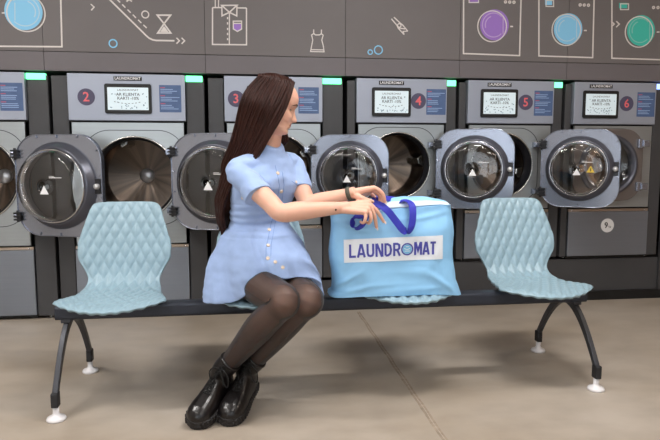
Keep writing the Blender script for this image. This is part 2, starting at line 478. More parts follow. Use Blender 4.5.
IM = {'white': 'white_paint', 'blue': 'icon_blue', 'purple': 'icon_purple', 'green': 'icon_green', 'pale_blue': 'pale_blue', 'pale_purple': 'pale_purple', 'pale_green': 'pale_green'}
for key, items in ICONS.items():
    mats = []; mb = MB(); layer = 0
    for it in items:
        col = it[3] if it[0] in ('line', 'disc') else (it[4] if it[0] == 'ring' else it[2])
        if col not in mats: mats.append(col)
        mi = mats.index(col)
        h = .0012 if it[0] in ('disc', 'poly') else .0022
        M = wallM(0, W-.02, 0)
        if it[0] == 'line': mb.strip(it[1], it[2], h, M, mi, it[4])
        elif it[0] == 'ring':
            (cx, cz), r, w, c, a0, a1 = it[1:]
            full = a1-a0 == 360; n = 40
            P_ = [(cx+r*cos(radians(a0+(a1-a0)*k/n)), cz+r*sin(radians(a0+(a1-a0)*k/n))) for k in range(n if full else n+1)]
            mb.strip(P_, w, h+.0004, M, mi, full)
        elif it[0] == 'disc':
            (cx, cz), r, c = it[1:]
            mb.prism([(cx+r*cos(2*pi*k/48), cz+r*sin(2*pi*k/48)) for k in range(48)], h, M, mi)
        else: mb.prism(it[1], h, M, mi)
    mb.build(key.split('#')[0], [IM[c] for c in mats], wall)

# shop front behind the camera: mullions and glass panes letting the daylight in
wf = MB()
wf.box((XL, YF-.1, -.05), (XR, YF, .25)); wf.box((XL, YF-.1, 2.8), (XR, YF, CZ+.1))
tag(wf.build('wall_front', 'wall_paint'), kind='structure')
n = 5
for k in range(n):
    a = XL+(XR-XL)*k/n; b = XL+(XR-XL)*(k+1)/n
    w_ = MB().box((a, YF-.09, .25), (a+.05, YF-.01, 2.8)).box((b-.05, YF-.09, .25), (b, YF-.01, 2.8)).box((a+.05, YF-.09, .25), (b-.05, YF-.01, .3)).box((a+.05, YF-.09, 2.75), (b-.05, YF-.01, 2.8))
    wo = tag(w_.build('window_%d' % (k+1), 'frame_dark'), kind='structure')
    MB().box((a+.05, YF-.06, .3), (b-.05, YF-.05, 2.75)).build('pane', 'glass', wo)

# ------------------------------------------------------------------ washing machines
def door_stuff(root, hx, hz, s, sh, theta, left_clip, yellow=False, rr=None):
    """door hinged at the right side of its machine, swung open; local frame x along the door, y up, z out of its inner face"""
    t = radians(theta)
    ex = V((cos(t), -sin(t), 0)); ez = V((-sin(t), -cos(t), 0)); ey = V((0, 0, 1))
    o = V((hx, W-.075, hz))
    c = o+ex*(s/2)
    M = Matrix(((ex.x, ey.x, ez.x, c.x), (ex.y, ey.y, ez.y, c.y), (ex.z, ey.z, ez.z, c.z), (0, 0, 0, 1)))
    R = rr or s*.435
    n = 96
    outer = [rr_at(s, sh, s*.27, 2*pi*i/n) for i in range(n)]
    inner = [(R*cos(2*pi*i/n), R*sin(2*pi*i/n)) for i in range(n)]
    pl = MB().annulus(outer, inner, .028, M)
    # raised lip round the edge
    o2 = [(x*.985, y*.985) for x, y in outer]
    pl.annulus(outer, o2, .034, M)
    # clips let into the rim
    for k in range(14):
        a = 2*pi*(k+.5)/14
        x, y = rr_at(s*.955, sh*.955, s*.25, a)
        Mk = M @ Matrix.Translation((x, y, .028)) @ Matrix.Rotation(a, 4, 'Z')
        pl.box((-.009, -.004, 0), (.009, .004, .009), 0, Mk)
    door = pl.build('door', ['doorplate', 'gasket_dark'], root, bevel=.002)
    # collar
    prof = [(R*1.0, .0), (R*1.005, .028), (R*.995, .040), (R*.965, .046), (R*.95, .060), (R*.92, .066), (R*.905, .078), (R*.87, .084), (R*.845, .080), (R*.84, .0)]
    MB().lathe(prof, 72, M).build('door_collar', 'gasket', door)
    prof = [(R*.845, .075), (R*.842, .092), (R*.83, .096), (R*.815, .09), (R*.81, .06)]
    MB().lathe(prof, 72, M).build('glass_retainer', 'chrome', door)
    # bowl of glass
    prof = [(R*.835, .02), (R*.82, .09), (R*.80, .125), (R*.765, .142), (R*.70, .149), (R*.5, .152), (R*.25, .153), (.0005, .1535)]
    inn = [(max(r-.006, .0004), h-.006) for r, h in reversed(prof)]
    MB().lathe(prof+inn+[prof[0]], 72, M).build('glass_bowl', 'glass', door)
    # warning triangle and lines of small print on the glass
    st = MB(); q = s*.05
    st.prism([(-q, -q*.8), (q, -q*.8), (0, q*.95)], .0012, M @ Matrix.Translation((-.0, -.02, .1545)))
    st.build('glass_sticker', 'sticker_white', door)
    MB().box((s*.06, s*.085, .1545), (s*.20, s*.092, .1555), 0, M).build('print_line', 'sticker_white', door)
    MB().box((s*.06, s*.100, .1545), (s*.12, s*.104, .1555), 0, M).build('print_line', 'sticker_white', door)
    if yellow:
        st = MB(); st.prism([(-q, -q*.8), (q, -q*.8), (0, q*.95)], .0012, M @ Matrix.Translation((s*.17, -.002, .1535)))
        st.prism([(-q*.12, -q*.5), (q*.12, -q*.5), (q*.12, q*.3), (-q*.12, q*.3)], .0022, M @ Matrix.Translation((s*.17, -.002, .1535)), 1)
        st.build('warning_sticker', ['sticker_yellow', 'black'], door)
    # latch on the free side
    la = MB().box((s/2-.045, -.045, .028), (s/2-.008, .045, .04), 0, M)
    la.build('latch_plate', 'gasket_dark', door, bevel=.002)
    MB().lathe([(.0005, .064), (.012, .063), (.016, .056), (.017, .04), (.017, .03)], 20, M @ Matrix.Translation((s/2-.027, 0, 0))).build('latch_knob', 'hubsteel', door)
    for sg in (1, -1):
        h = MB()
        zz = sg*sh*.31
        h.box((-s/2+.004, zz-.028, .0), (-s/2+.034, zz+.028, .046), 0, M)
        for k in (-1, 0, 1): h.box((-s/2-.012, zz+k*.020-.005, -.012), (-s/2+.040, zz+k*.020+.005, .054), 0, M)
        h.tube([M @ V((-s/2+.002, zz-.036, .03)), M @ V((-s/2+.002, zz+.036, .03))], .008, 12)
        # arm back to the machine
        p = M @ V((-s/2-.008, zz, .03))
        h.box((hx-.045, W-.078, hz+zz-.010), (hx+.004, W-.050, hz+zz+.010), 1)
        h.box((hx-.048, W-.060, hz+zz-.018), (hx-.022, W-.021, hz+zz+.018), 1)
        h.build('hinge', ['gasket_dark', 'doorplate'], root, bevel=.0015)

def washing_machine(num, x0, x1, pw, pc, z0, zd0, zd1, cx, cz, r, label, badge_side, door=None, screen=True, closed=False, led='led_green', extra=None):
    y = W
    cxb = (x0+x1)/2
    root = empty('washing_machine', (cxb, y+.35, z0), label, 'washing machine', 'row of front loading washing machines')
    px0, px1 = pc-pw/2, pc+pw/2
    yb = y+.70
    ztop = 1.545
    # casing: two side pillars, back, top, floor of the casing
    cs = MB()
    cs.box((x0, y+.0, z0+.02), (px0-.004, yb, ztop)); cs.box((px1+.004, y+.0, z0+.02), (x1, yb, ztop))
    cs.box((px0-.004, yb-.02, z0+.02), (px1+.004, yb, ztop)); cs.box((px0-.004, y+.03, ztop-.02), (px1+.004, yb-.02, ztop))
    cs.box((px0-.004, y+.03, z0+.02), (px1+.004, yb-.02, z0+.05))
    cs.build('casing', 'casing', root, bevel=.004)
    for fx in (x0+.06, x1-.06):
        ft = MB().lathe([(.0005, z0), (.02, z0), (.02, z0+.012), (.008, z0+.014), (.008, z0+.03)], 16, Matrix.Translation((fx, y+.06, 0)))
        ft.build('levelling_foot', 'steel', root)
    # control panel
    cp = MB().box((px0, y-.028, 1.268), (px1, y+.05, 1.558), 0)
    cp.box((px0, y-.006, 1.258), (px1, y+.03, 1.268), 1)
    cp.build('control_panel', ['panel', 'black'], root, bevel=.003)
    # screen, name plate, badge, instructions
    if num in (4, 5, 6): sx = pc-.305*pw*.52; bxx = pc+.215*pw
    else: sx = pc+.01*pw; bxx = pc-.345*pw
    if num == 3: sx = .165; bxx = -.047
    if num == 4: sx = pc-.12*pw; bxx = pc+.18*pw
    if num == 5: sx = pc-.145*pw; bxx = pc+.165*pw
    if num == 6: sx = pc-.185*pw; bxx = pc+.135*pw
    sw, sh_ = (.285, .185) if num < 4 else (.265, .19)
    sz = 1.404
    scr = MB().prism(rrect(sw, sh_, .012), .010, wallM(sx, y-.028, sz))
    scr = scr.build('display', 'black', root, bevel=.001)
    MB().prism(rrect(sw-.036, sh_-.045, .004), .001, wallM(sx, y-.038, sz)).build('display_screen', 'screen', scr)
    tx = MB()
    Mt = wallM(sx, y-.0395, sz)
    tx.text('LAUNDROMAT', .017, Mt @ Matrix.Translation((0, .053, 0)), sx=1.1)
    tx.text('AR KLIENTA', .026, Mt @ Matrix.Translation((0, .026, 0)), bold=.0003)
    tx.text('KARTI -10%', .026, Mt @ Matrix.Translation((0, .002, 0)), bold=.0003)
    arc = [(-.085+.17*i/16, -.03+.012*((i-8)/8)**2) for i in range(17)]
    for i in range(0, 16, 2): tx.strip(arc[i:i+2], .003, .0004, Mt)
    rnd = random.Random(num)
    for i in range(34):
        a, b_ = rnd.uniform(-sw/2+.028, sw/2-.028), rnd.uniform(-sh_/2+.03, -.035) if rnd.random() < .75 else rnd.uniform(-.03, .05)
        if abs(a) < .075 and b_ > -.02: continue
        tx.box((a-.0028, b_-.0028, 0), (a+.0028, b_+.0028, .0004), 1, Mt)
    tx.build('display_text', ['screen_text', 'screen_dot'], scr)
    npl = MB().box((sx-.085, y-.032, 1.517), (sx+.085, y-.028, 1.542), 0)
    npl.text('LAUNDROMAT', .0245, wallM(sx, y-.0325, 1.5295), mi=1, bold=.0003, sx=.94)
    npl.build('name_plate', ['black', 'sticker_white'], root)
    if num > 1:
        bd = MB().prism([(.052*cos(2*pi*k/40), .052*sin(2*pi*k/40)) for k in range(40)], .003, wallM(bxx, y-.028, 1.413))
        bd.text(str(num), .082, wallM(bxx, y-.0315, 1.411), mi=1, bold=.0012)
        bd.build('number_badge', ['badge', 'badge_red'], root)
    iw = .135
    ix = px1-.025-iw/2 if num != 4 else px1-.008-iw/2
    if num == 1: ix = px1-.012-iw/2
    if num in (5, 6): ix = px1-.010-iw/2
    inf = MB().prism(rrect(iw, .170, .003), .002, wallM(ix, y-.028, 1.408))
    for k in range(3):
        zt = 1.408+.062-k*.050
        inf.box((ix-iw/2+.006, y-.0306, zt+.004), (ix-iw/2+.036, y-.03, zt+.009), 2)
        for q in range(3):
            w2 = iw*(.5+.38*rnd.random())
            inf.box((ix-iw/2+.008, y-.0306, zt-.006-q*.011), (ix-iw/2+.008+w2, y-.03, zt-.002-q*.011), 1)
    inf.build('instruction_label', ['info_blue', 'info_text', 'info_red'], root)
    # status light on the casing at the top right
    MB().box((px1+.004, y-.012, 1.518), (px1+.004+(x1-px1-.004)*.92, y+.02, 1.556)).build('status_light', led, root, bevel=.003)
    # front sheet with its round port
    zt = 1.256; fw = pw-.03
    fz0 = zd1+.02
    n = 96
    def rect_at(a):
        dx, dy = cos(a), sin(a); tx_ = 1e9
        for lim, d in (((px0+.015-cx) if dx < 0 else (px1-.015-cx), dx), ((fz0-cz) if dy < 0 else (zt-cz), dy)):
            if abs(d) > 1e-9: tx_ = min(tx_, lim/d)
        return (dx*tx_, dy*tx_)
    angs = sorted(set([round(2*pi*i/n, 6) for i in range(n)]+[round(atan2(zz-cz, xx-cx) % (2*pi), 6) for zz in (fz0, zt) for xx in (px0+.015, px1-.015)]))
    outer = [rect_at(a) for a in angs]; inner = [(r*cos(a), r*sin(a)) for a in angs]
    fs = MB().annulus(outer, inner, .02, wallM(cx, y+.0, cz))
    # engraved line around the door seat
    dsx = r*2.38; dsz = r*2.3
    fs.strip([(x_, y_) for x_, y_ in [rr_at(dsx, dsz, r*.62, 2*pi*i/96) for i in range(96)]], .004, .0008, wallM(cx, y-.02, cz), 1, True)
    fs.build('front_sheet', ['sheet', 'black'], root)
    # door seal ring
    MB().lathe([(r*1.0, .0), (r*1.018, .0), (r*1.02, .006), (r*1.0, .012), (r*.978, .006), (r*.965, -.03)], 72, wallM(cx, y-.02, cz)).build('port_ring', 'steel', root)
    MB().lathe([(r*.965, .005), (r*.93, -.01), (r*.92, -.08), (r*.96, -.11)], 72, wallM(cx, y-.02, cz)).build('rubber_seal', 'gasket_dark', root)
    # drum
    dr = MB()
    prof = [(r*.94, -.09), (r*1.12, -.13), (r*1.12, -.42), (r*1.0, -.44)]
    dr.lathe([(r*1.0, -.44), (r*.3, -.485), (.0005, -.50)], 72, wallM(cx, y, cz))
    dr.lathe(prof, 72, wallM(cx, y, cz))
    drum = dr.build('drum', 'drum', root)
    for k in range(3):
        a = radians(100+120*k+(num*37) % 60)
        Mk = wallM(cx, y, cz) @ Matrix.Rotation(a, 4, 'Z')
        lf = MB(); lf.prism([(r*1.12, -.055), (r*.86, -.02), (r*.84, .02), (r*1.12, .055)], -.33, Mk @ Matrix.Translation((0, 0, -.15)))
        lf.build('lifter', 'steel', drum, bevel=.006)
    MB().lathe([(.05, -.498), (.05, -.465), (.042, -.456), (.0005, -.454)], 32, wallM(cx, y, cz)).build('drum_hub', 'hubsteel', drum)
    # drawer / lower service panel
    dm = MB().box((px0+.002, y-.012, zd0), (px1-.002, y+.03, zd1-.012), 0)
    dm.box((px0+.002, y-.006, zd1-.010), (px1-.002, y+.03, zd1+.008), 1)
    dm.box((px0+.002, y+.01, zd0-.02), (px1-.002, y+.03, zd0), 2)
    low = dm.build('lower_panel', ['drawer', 'drawer_edge', 'black'], root, bevel=.002)
    for xx in (px0+.03, px1-.03):
        sc = MB().lathe([(.0005, .003), (.005, .002), (.006, 0)], 12, wallM(xx, y-.006, zd1-.001))
        sc.build('screw', 'chrome', low)
    if extra == 'kg':
        kx = pc-.008
        k9 = MB().prism([(.050*cos(2*pi*k/40), .050*sin(2*pi*k/40)) for k in range(40)], .002, wallM(kx, y-.012, .548))
        k9.text('9', .058, wallM(kx-.010, y-.0145, .548), mi=1, bold=.0015); k9.text('kg', .022, wallM(kx+.018, y-.0145, .540), mi=1)
        k9.build('load_badge', ['sticker_white', 'casing'], low)
    if door: door_stuff(root, *door)
    if closed:
        s, sh = r*2.36, r*2.28
        n = 96
        Mz = wallM(cx+.01, y-.024, cz)
        outer = [rr_at(s, sh, s*.27, 2*pi*i/n) for i in range(n)]; R = s*.405
        inner = [(R*cos(2*pi*i/n), R*sin(2*pi*i/n)) for i in range(n)]
        d = MB().annulus(outer, inner, .03, Mz).build('door', 'closed_door', root, bevel=.004)
        MB().lathe([(R*1.03, .03), (R*1.0, .05), (R*.9, .052), (R*.86, .03), (R*.84, .0)], 72, Mz).build('door_collar', 'gasket', d)
        prof = [(R*.87, .03), (R*.8, .012), (R*.6, -.01), (R*.3, -.02), (.0005, -.022)]
        MB().lathe(prof+[(max(a-.005, .0004), b-.006) for a, b in reversed(prof)]+[prof[0]], 72, Mz).build('glass_bowl', 'glass', d)
        for sg in (1, -1):
            hg = MB().box((s/2-.05, sg*sh*.3-.032, .028), (s/2-.012, sg*sh*.3+.032, .05), 0, Mz)
            hg.box((s/2-.02, sg*sh*.3-.022, .02), (s/2+.03, sg*sh*.3+.022, .06), 0, Mz)
            hg.build('hinge', 'doorplate', root, bevel=.004)
    return root

def drum_mat():
    # brushed steel: fine radial grain about the drum's axis (object space: drum parts share the root's origin)
    m = bpy.data.materials.new('drum'); m.use_nodes = True; nt = m.node_tree; b = nt.nodes['Principled BSDF']
    b.inputs['Base Color'].default_value = (*lin((128, 114, 102)), 1); b.inputs['Metallic'].default_value = 1; b.inputs['Roughness'].default_value = .28
    n = nt.nodes.new('ShaderNodeTexNoise'); n.inputs['Scale'].default_value = 3.2; n.inputs['Detail'].default_value = 4
    gc = nt.nodes.new('ShaderNodeTexCoord'); sp = nt.nodes.new('ShaderNodeSeparateXYZ'); nt.links.new(gc.outputs['Generated'], sp.inputs[0])
    sx = nt.nodes.new('ShaderNodeMath'); sx.operation = 'SUBTRACT'; sx.inputs[1].default_value = .5; nt.links.new(sp.outputs[0], sx.inputs[0])
    sz = nt.nodes.new('ShaderNodeMath'); sz.operation = 'SUBTRACT'; sz.inputs[1].default_value = .5; nt.links.new(sp.outputs[2], sz.inputs[0])
    cb = nt.nodes.new('ShaderNodeCombineXYZ'); nt.links.new(sx.outputs[0], cb.inputs[0]); nt.links.new(sz.outputs[0], cb.inputs[1])
    nm = nt.nodes.new('ShaderNodeVectorMath'); nm.operation = 'NORMALIZE'; nt.links.new(cb.outputs[0], nm.inputs[0])
    bp = nt.nodes.new('ShaderNodeBump'); bp.inputs['Strength'].default_value = .14; bp.inputs['Distance'].default_value = .01
    nt.links.new(nm.outputs[0], n.inputs['Vector'])
    nt.links.new(n.outputs['Fac'], bp.inputs['Height'])
    rp = nt.nodes.new('ShaderNodeValToRGB'); rp.color_ramp.elements[0].position = .35; rp.color_ramp.elements[1].position = .68
    rp.color_ramp.elements[0].color = (*lin((86, 78, 72)), 1); rp.color_ramp.elements[1].color = (*lin((124, 108, 95)), 1)
    nt.links.new(n.outputs['Fac'], rp.inputs['Fac']); nt.links.new(rp.outputs['Color'], b.inputs['Base Color']); nt.links.new(bp.outputs['Normal'], b.inputs['Normal'])
    tg = nt.nodes.new('ShaderNodeTangent'); tg.direction_type = 'RADIAL'; tg.axis = 'Y'
    b.inputs['Anisotropic'].default_value = .9; b.inputs['Anisotropic Rotation'].default_value = .25; nt.links.new(tg.outputs['Tangent'], b.inputs['Tangent'])
    MATS['drum'] = m
drum_mat()
mat('closed_door', (128, 122, 120), .35, .6)

washing_machine(1, -2.16, -1.205, .715, -1.69, 0, .03, .462, -1.66, .905, .262,
    'large washing machine cut by the left picture edge, its open door behind the leftmost seat', 'l',
    door=(-1.375, .868, .60, .615, 22, 0))
washing_machine(2, -1.185, -.25, .715, -.725, 0, .03, .462, -.692, .905, .264,
    'large washing machine with badge 2, drum open to view behind the leftmost seat', 'l',
    door=(-.448, .885, .60, .605, 20, 0))
washing_machine(3, -.225, .655, .638, .197, .2, .225, .57, .215, .945, .240,
    'washing machine with badge 3, mostly hidden behind the seated person', 'l',
    door=(.438, .922, .505, .525, 17, 0))
washing_machine(4, .685, 1.437, .62, 1.053, .305, .33, .66, 1.03, .982, .222,
    'washing machine with badge 4, drum open to view above the blue shopping bag', 'r',
    door=(1.283, .96, .505, .525, 26, 0))
washing_machine(5, 1.46, 2.208, .62, 1.823, .305, .33, .66, 1.768, .982, .222,
    'washing machine with badge 5, its open door swung across the machine on its right', 'r',
    door=(2.035, .962, .495, .520, 37, 0, True))
washing_machine(6, 2.232, 2.99, .62, 2.593, .305, .33, .66, 2.535, .982, .222,
    'washing machine with badge 6 and a round 9 kg badge, its door closed', 'r', closed=True, led='led_blue', extra='kg')
tag(MB().box((-.225, W+.02, 0), (.655, W+.7, .198)).build('baseboard_back', 'casing'), kind='structure')

# ------------------------------------------------------------------ bench
bench = empty('waiting_bench', (.40, 2.68, 0), 'four seat beam bench with pale blue quilted shells on arched grey legs', 'bench')
bm_ = MB().prism(rrect(.075, .062, .014, 4), 2.40, Matrix(((0, 0, 1, -.80), (1, 0, 0, 2.70), (0, 1, 0, .388), (0, 0, 0, 1))), smooth=False)
bm_.build('beam', 'beam', bench, bevel=.002)

HW = [(0, .226), (.06, .222), (.14, .210), (.24, .198), (.34, .180), (.42, .170), (.46, .160), (.50, .160), (.545, .176), (.60, .202), (.65, .209), (.72, .207), (.84, .181), (.93, .163), (.985, .151), (1, .144)]
PR = [(0, -.235, .438), (.04, -.215, .447), (.12, -.15, .449), (.22, -.06, .445), (.32, .04, .441), (.39, .13, .444), (.44, .185, .456), (.48, .218, .478), (.53, .240, .515), (.62, .258, .585), (.72, .276, .650), (.84, .300, .735), (.94, .322, .797), (1, .336, .832)]
def interp(T, t, k=1):
    for a, b in zip(T[:-1], T[1:]):
        if t <= b[0]+1e-9:
            u = (t-a[0])/(b[0]-a[0]); u2 = u
            return a[k]+(b[k]-a[k])*u2
    return T[-1][k]
def smooth_tab(T, n=200, it=30):
    ks = len(T[0]); out = []
    cols = [[interp(T, i/n, k) for i in range(n+1)] for k in range(1, ks)]
    for c in cols:
        for _ in range(it): c[1:-1] = [(c[i-1]+2*c[i]+c[i+1])/4 for i in range(1, n)]
    return [tuple([i/n]+[c[i] for c in cols]) for i in range(n+1)]
HWs = smooth_tab(HW, it=10); PRs = smooth_tab(PR)
arc_s = [0]
for a, b in zip(PRs[:-1], PRs[1:]): arc_s.append(arc_s[-1]+sqrt((a[1]-b[1])**2+(a[2]-b[2])**2))
def shell(u, v):
    x = (u*2-1); i = v*200
    hw = interp(HWs, v); yy = interp(PRs, v, 1); zz = interp(PRs, v, 2)
    i0 = min(199, int(i)); s = arc_s[i0]+(arc_s[i0+1]-arc_s[i0])*(i-i0)
    X = x*hw
    front = max(0, 1-v/.42)
    yy += .135*x*x*front
    # rounded top corners
    if v > .93: zz -= .008*abs(x)**8*(v-.93)/.07
    # slight dish
    zz += .010*x*x*front; back = max(0, (v-.45)/.55); yy -= .022*x*x*min(1, back*3)
    # normal of the profile
    a = PRs[max(0, i0-2)]; b = PRs[min(200, i0+3)]
    ty, tz = b[1]-a[1], b[2]-a[2]; L = sqrt(ty*ty+tz*tz); ny, nz = -tz/L, ty/L
    px, ps = .047, .092
    A = X/px+s/ps; B = X/px-s/ps
    q = (abs(sin(pi*A))*abs(sin(pi*B)))**.6
    edge = min(1, (1-abs(x))*9)*min(1, v*22)*min(1, (1-v)*22)
    d = .0095*q*(.25+.75*edge)
    return (X, yy+ny*d, zz+nz*d)
sm = MB().grid(shell, 84, 150)
shell0 = None; CX = [-.555, .073, .705, 1.352]
g = []
for k, cx in enumerate(CX):
    if k == 0:
        sm2 = MB(); sm2.v = [p+V((CX[0], 2.68, 0)) for p in sm.v]; sm2.f = sm.f; sm2.m = sm.m; sm2.sm = sm.sm
        shell0 = sm2.build('seat', 'seat', bench)
        so = shell0.modifiers.new('s', 'SOLIDIFY'); so.thickness = .013; so.offset = -1
        br = MB().box((cx-.09, 2.60, .416), (cx+.09, 2.80, .432)).box((cx-.06, 2.655, .40), (cx+.06, 2.745, .418))
        br0 = br.build('bracket', 'legmetal', bench, bevel=.003)
    else:
        for src in (shell0, br0):
            c = src.copy(); COL.objects.link(c); c.parent = bench; c.location = (cx-CX[0], 0, 0)
if shell0.data.polygons[3000].normal.z < 0:
    shell0.data.flip_normals()

for k, lx in enumerate((-.757, 1.553)):
    lg = MB()
    # inverted U arch of flat bar
    P_ = []; R_ = []
    n = 40
    for i in range(n+1):
        t = pi*i/n
        yy = 2.761-.277*cos(t)*(1-.0*sin(t)); zz = .10+.255*(1-abs(cos(t))**1.8)
        P_.append((lx, yy, zz)); R_.append(.5*(.025+.014*sin(t)**4))
    ring = []
    for i in range(n+1):
        p = V(P_[i]); a = V(P_[max(0, i-1)]); b = V(P_[min(n, i+1)])
        if i in (0, n): t = V((0, 0, 1 if i == 0 else -1))
        else: t = (b-a).normalized()
        nrm = V((0, t.z, -t.y))*R_[i]; w = V((.011, 0, 0))
        ring.append([p+nrm*-1-w, p+nrm*-1+w, p+nrm+w, p+nrm-w])
    lg.rings(ring, smooth=False)
    lg.box((lx-.02, 2.665, .345), (lx+.02, 2.79, .362))
    leg = lg.build('leg', 'legmetal', bench, bevel=.004)
    for fy in (2.484, 3.038):
        MB().box((lx-.014, fy-.020, .055), (lx+.014, fy+.020, .115)).build('leg_sleeve', 'rubber', leg, bevel=.005)
        MB().lathe([(.0005, 0), (.036, 0), (.038, .006), (.034, .014), (.016, .022), (.012, .03), (.012, .058), (.0005, .058)], 32, Matrix.Translation((lx, fy, 0))).build('foot_glide', 'glide', leg)

# ------------------------------------------------------------------ shopping bag
bagc = V((.62, 2.56, .462))
def bag_front_y(x, z):
    t = (z-.47)/.36
    n1 = noise.noise(V((x*7, z*9, 3)))*.010+noise.noise(V((x*17, z*13, 8)))*.006 + noise.noise(V((x*40, z*34, 8)))*.0018
    label = max(0, 1-abs(x-.62)/.27)*max(0, 1-abs(z-.66)/.1)
    crease = 0
    # creases running diagonally near the lower corners
    for (ax, az, dx, dz, amp) in ((.40, .52, .8, .45, .006), (.46, .49, .95, .2, .005), (.80, .53, -.8, .5, .006), (.72, .48, .9, .1, .004), (.42, .76, .9, -.25, .005), (.75, .79, .9, .2, .004)):
        d = (x-ax)*-dz+(z-az)*dx; l = (x-ax)*dx+(z-az)*dz
        crease += 1.5*amp*exp(-(d/.010)**2)*exp(-(l/.09)**2)
    e = abs((x-.625)/.30)
    return 2.495 + .035*max(0, t-.62)**1 + n1*(1-.75*label) - crease*(1-label) + .02*min(1, e)**6
def side_x(t, sgn):
    # half extents left / right by height
    if sgn < 0: return .352 + .014*(1-t)+.008*t*0 + .012*(1-t)*0 + .006*sin(t*9) - (.012 if t < .05 else 0)
    return .880 + .032*(1-t) + .030*max(0, .15-t)/.15 + .005*sin(t*11)
def bag_top(x): return .806+.034*(x-.335)/.535
def bag_pt(u, v):
    # u around, v bottom to top
    a = 2*pi*u
    t = v
    xl, xr = side_x(t, -1), side_x(t, 1)
    c, s = cos(a), sin(a)
    se = lambda q, p: (abs(q)**p)*(1 if q > 0 else -1)
    X = (xl+xr)/2+(xr-xl)/2*se(c, .25)
    dep = .20*(1-t)+.075*t
    z = .458+t*(bag_top(X)-.458)
    f = bag_front_y(X, z)
    yb = f+dep
    q = se(s, .55)
    y = f+(yb-f)*(q+1)/2
    # lower corners pulled down a little beyond the seat
    if t < .2: z -= .010*(abs((X-.62)/.28)**4)*(1-t/.2)
    return (X, y, z)
bb = MB().grid(bag_pt, 200, 60, closeu=True)
def roof(u, v):
    # closing the top: from the front edge up to the back ridge
    xl, xr = side_x(1, -1), side_x(1, 1)
    x = xl+.004+(xr-xl-.008)*u
    z0 = bag_top(x); f = bag_front_y(x, z0)
    rise = .050*sin(pi*min(1, max(0, u*1.0)))**.4
    return (x, f+.004+.075*v, z0-.002+rise*sin(v*pi*.62)+.004*noise.noise(V((x*20, v*3, 1))))
bb.grid(roof, 60, 10)
n0 = [bag_pt(i/200, 0) for i in range(200)]
bb.add(n0, [tuple(range(200))])
bag = bb.build('shopping_bag', 'bag', None, loc=bagc, fixn=True)
tag(bag, 'large light blue zipped carrier bag with a white lettered label, standing on the third seat', 'bag')
def zipper(u, v):
    x, y, z = roof(u, .05+.27*v); return (x, y-.0025, z+.0035)
MB().grid(zipper, 60, 3).build('zip_strip', 'bag_zip', bag).modifiers.new('s', 'SOLIDIFY').thickness = .001
# label with lettering, laid on the front face
def on_bag(off):
    def f(p):
        # local label coordinates (m) -> world, tilted a little
        a = radians(1.2); x = .617+p[0]*cos(a)-p[1]*sin(a); z = .658+p[0]*sin(a)+p[1]*cos(a)
        return V((x, bag_front_y(x, z)-off, z))
    return f
f1 = on_bag(.0012); f2 = on_bag(.0030)
lw, lh = .425, .100
lb = MB().grid(lambda u, v: f1(((u-.5)*lw, (v-.5)*lh*(1+.06*(u-.5)))), 60, 16).build('printed_label', 'bag_white', bag)
lt = MB()
I4 = Matrix.Identity(4)
GL = {  # bold condensed capitals as strokes: (width, [polylines]) on a unit-high cell
 'L': (.56, [[(.08, 1), (.08, .08), (.56, .08)]]),
 'A': (.72, [[(.07, 0), (.33, 1)], [(.39, 1), (.65, 0)], [(.16, .27), (.56, .27)]]),
 'U': (.66, [[(.09, 1), (.09, .30), (.16, .13), (.33, .08), (.50, .13), (.57, .30), (.57, 1)]]),
 'N': (.68, [[(.09, 0), (.09, 1)], [(.13, 1), (.55, 0)], [(.59, 0), (.59, 1)]]),
 'D': (.66, [[(.09, .08), (.30, .08), (.50, .20), (.57, .5), (.50, .80), (.30, .92), (.09, .92), (.09, .08)]]),
 'R': (.64, [[(.09, 0), (.09, .92), (.38, .92), (.53, .83), (.54, .60), (.40, .46), (.09, .46)], [(.36, .46), (.58, 0)]]),
 'M': (.84, [[(.09, 0), (.09, 1)], [(.13, 1), (.42, .32), (.71, 1)], [(.75, 1), (.75, 0)]]),
 'T': (.60, [[(.0, .92), (.60, .92)], [(.30, .92), (.30, 0)]])}
def word(mb, txt, x0, x1, zc, H_, mi):
    tot = sum(GL[c][0] for c in txt)+.10*(len(txt)-1); k = (x1-x0)/tot; x = x0
    for c in txt:
        for pl in GL[c][1]:
            pts = []
            for (a, b), (c2, d) in zip(pl[:-1], pl[1:]):
                for q in range(4): pts.append((x+(a+(c2-a)*q/4)*k, zc+(b+(d-b)*q/4-.5)*H_))
            pts.append((x+pl[-1][0]*k, zc+(pl[-1][1]-.5)*H_))
            t = MB().strip(pts, .0092, 0.)
            n = len(pts)
            vs = [f2((p.x, p.y)) for p in t.v]
            fs = [(4*q, 4*q+1, 4*q+5, 4*q+4) for q in range(n-1)]
            mb.add(vs, fs, mi)
        x += (GL[c][0]+.10)*k
word(lt, 'LAUNDR', -.190, .028, -.001, .056, 0)
word(lt, 'MAT', .088, .180, -.001, .056, 0)
def ringpts(r, k=36): return [(.057+r*cos(2*pi*i/k), -.002+r*sin(2*pi*i/k)) for i in range(k)]
def ring_on(r0, r1, off, mi):
    fo = on_bag(off); a = ringpts(r0); b = ringpts(r1)
    vs = [fo(p) for p in a]+[fo(p) for p in b]; k = len(a)
    lt.add(vs, [(i, (i+1) % k, k+(i+1) % k, k+i) for i in range(k)], mi)
ring_on(.0265, .0205, .0030, 0)
fo = on_bag(.0028); lt.add([fo(p) for p in ringpts(.0198)], [tuple(range(36))], 1)
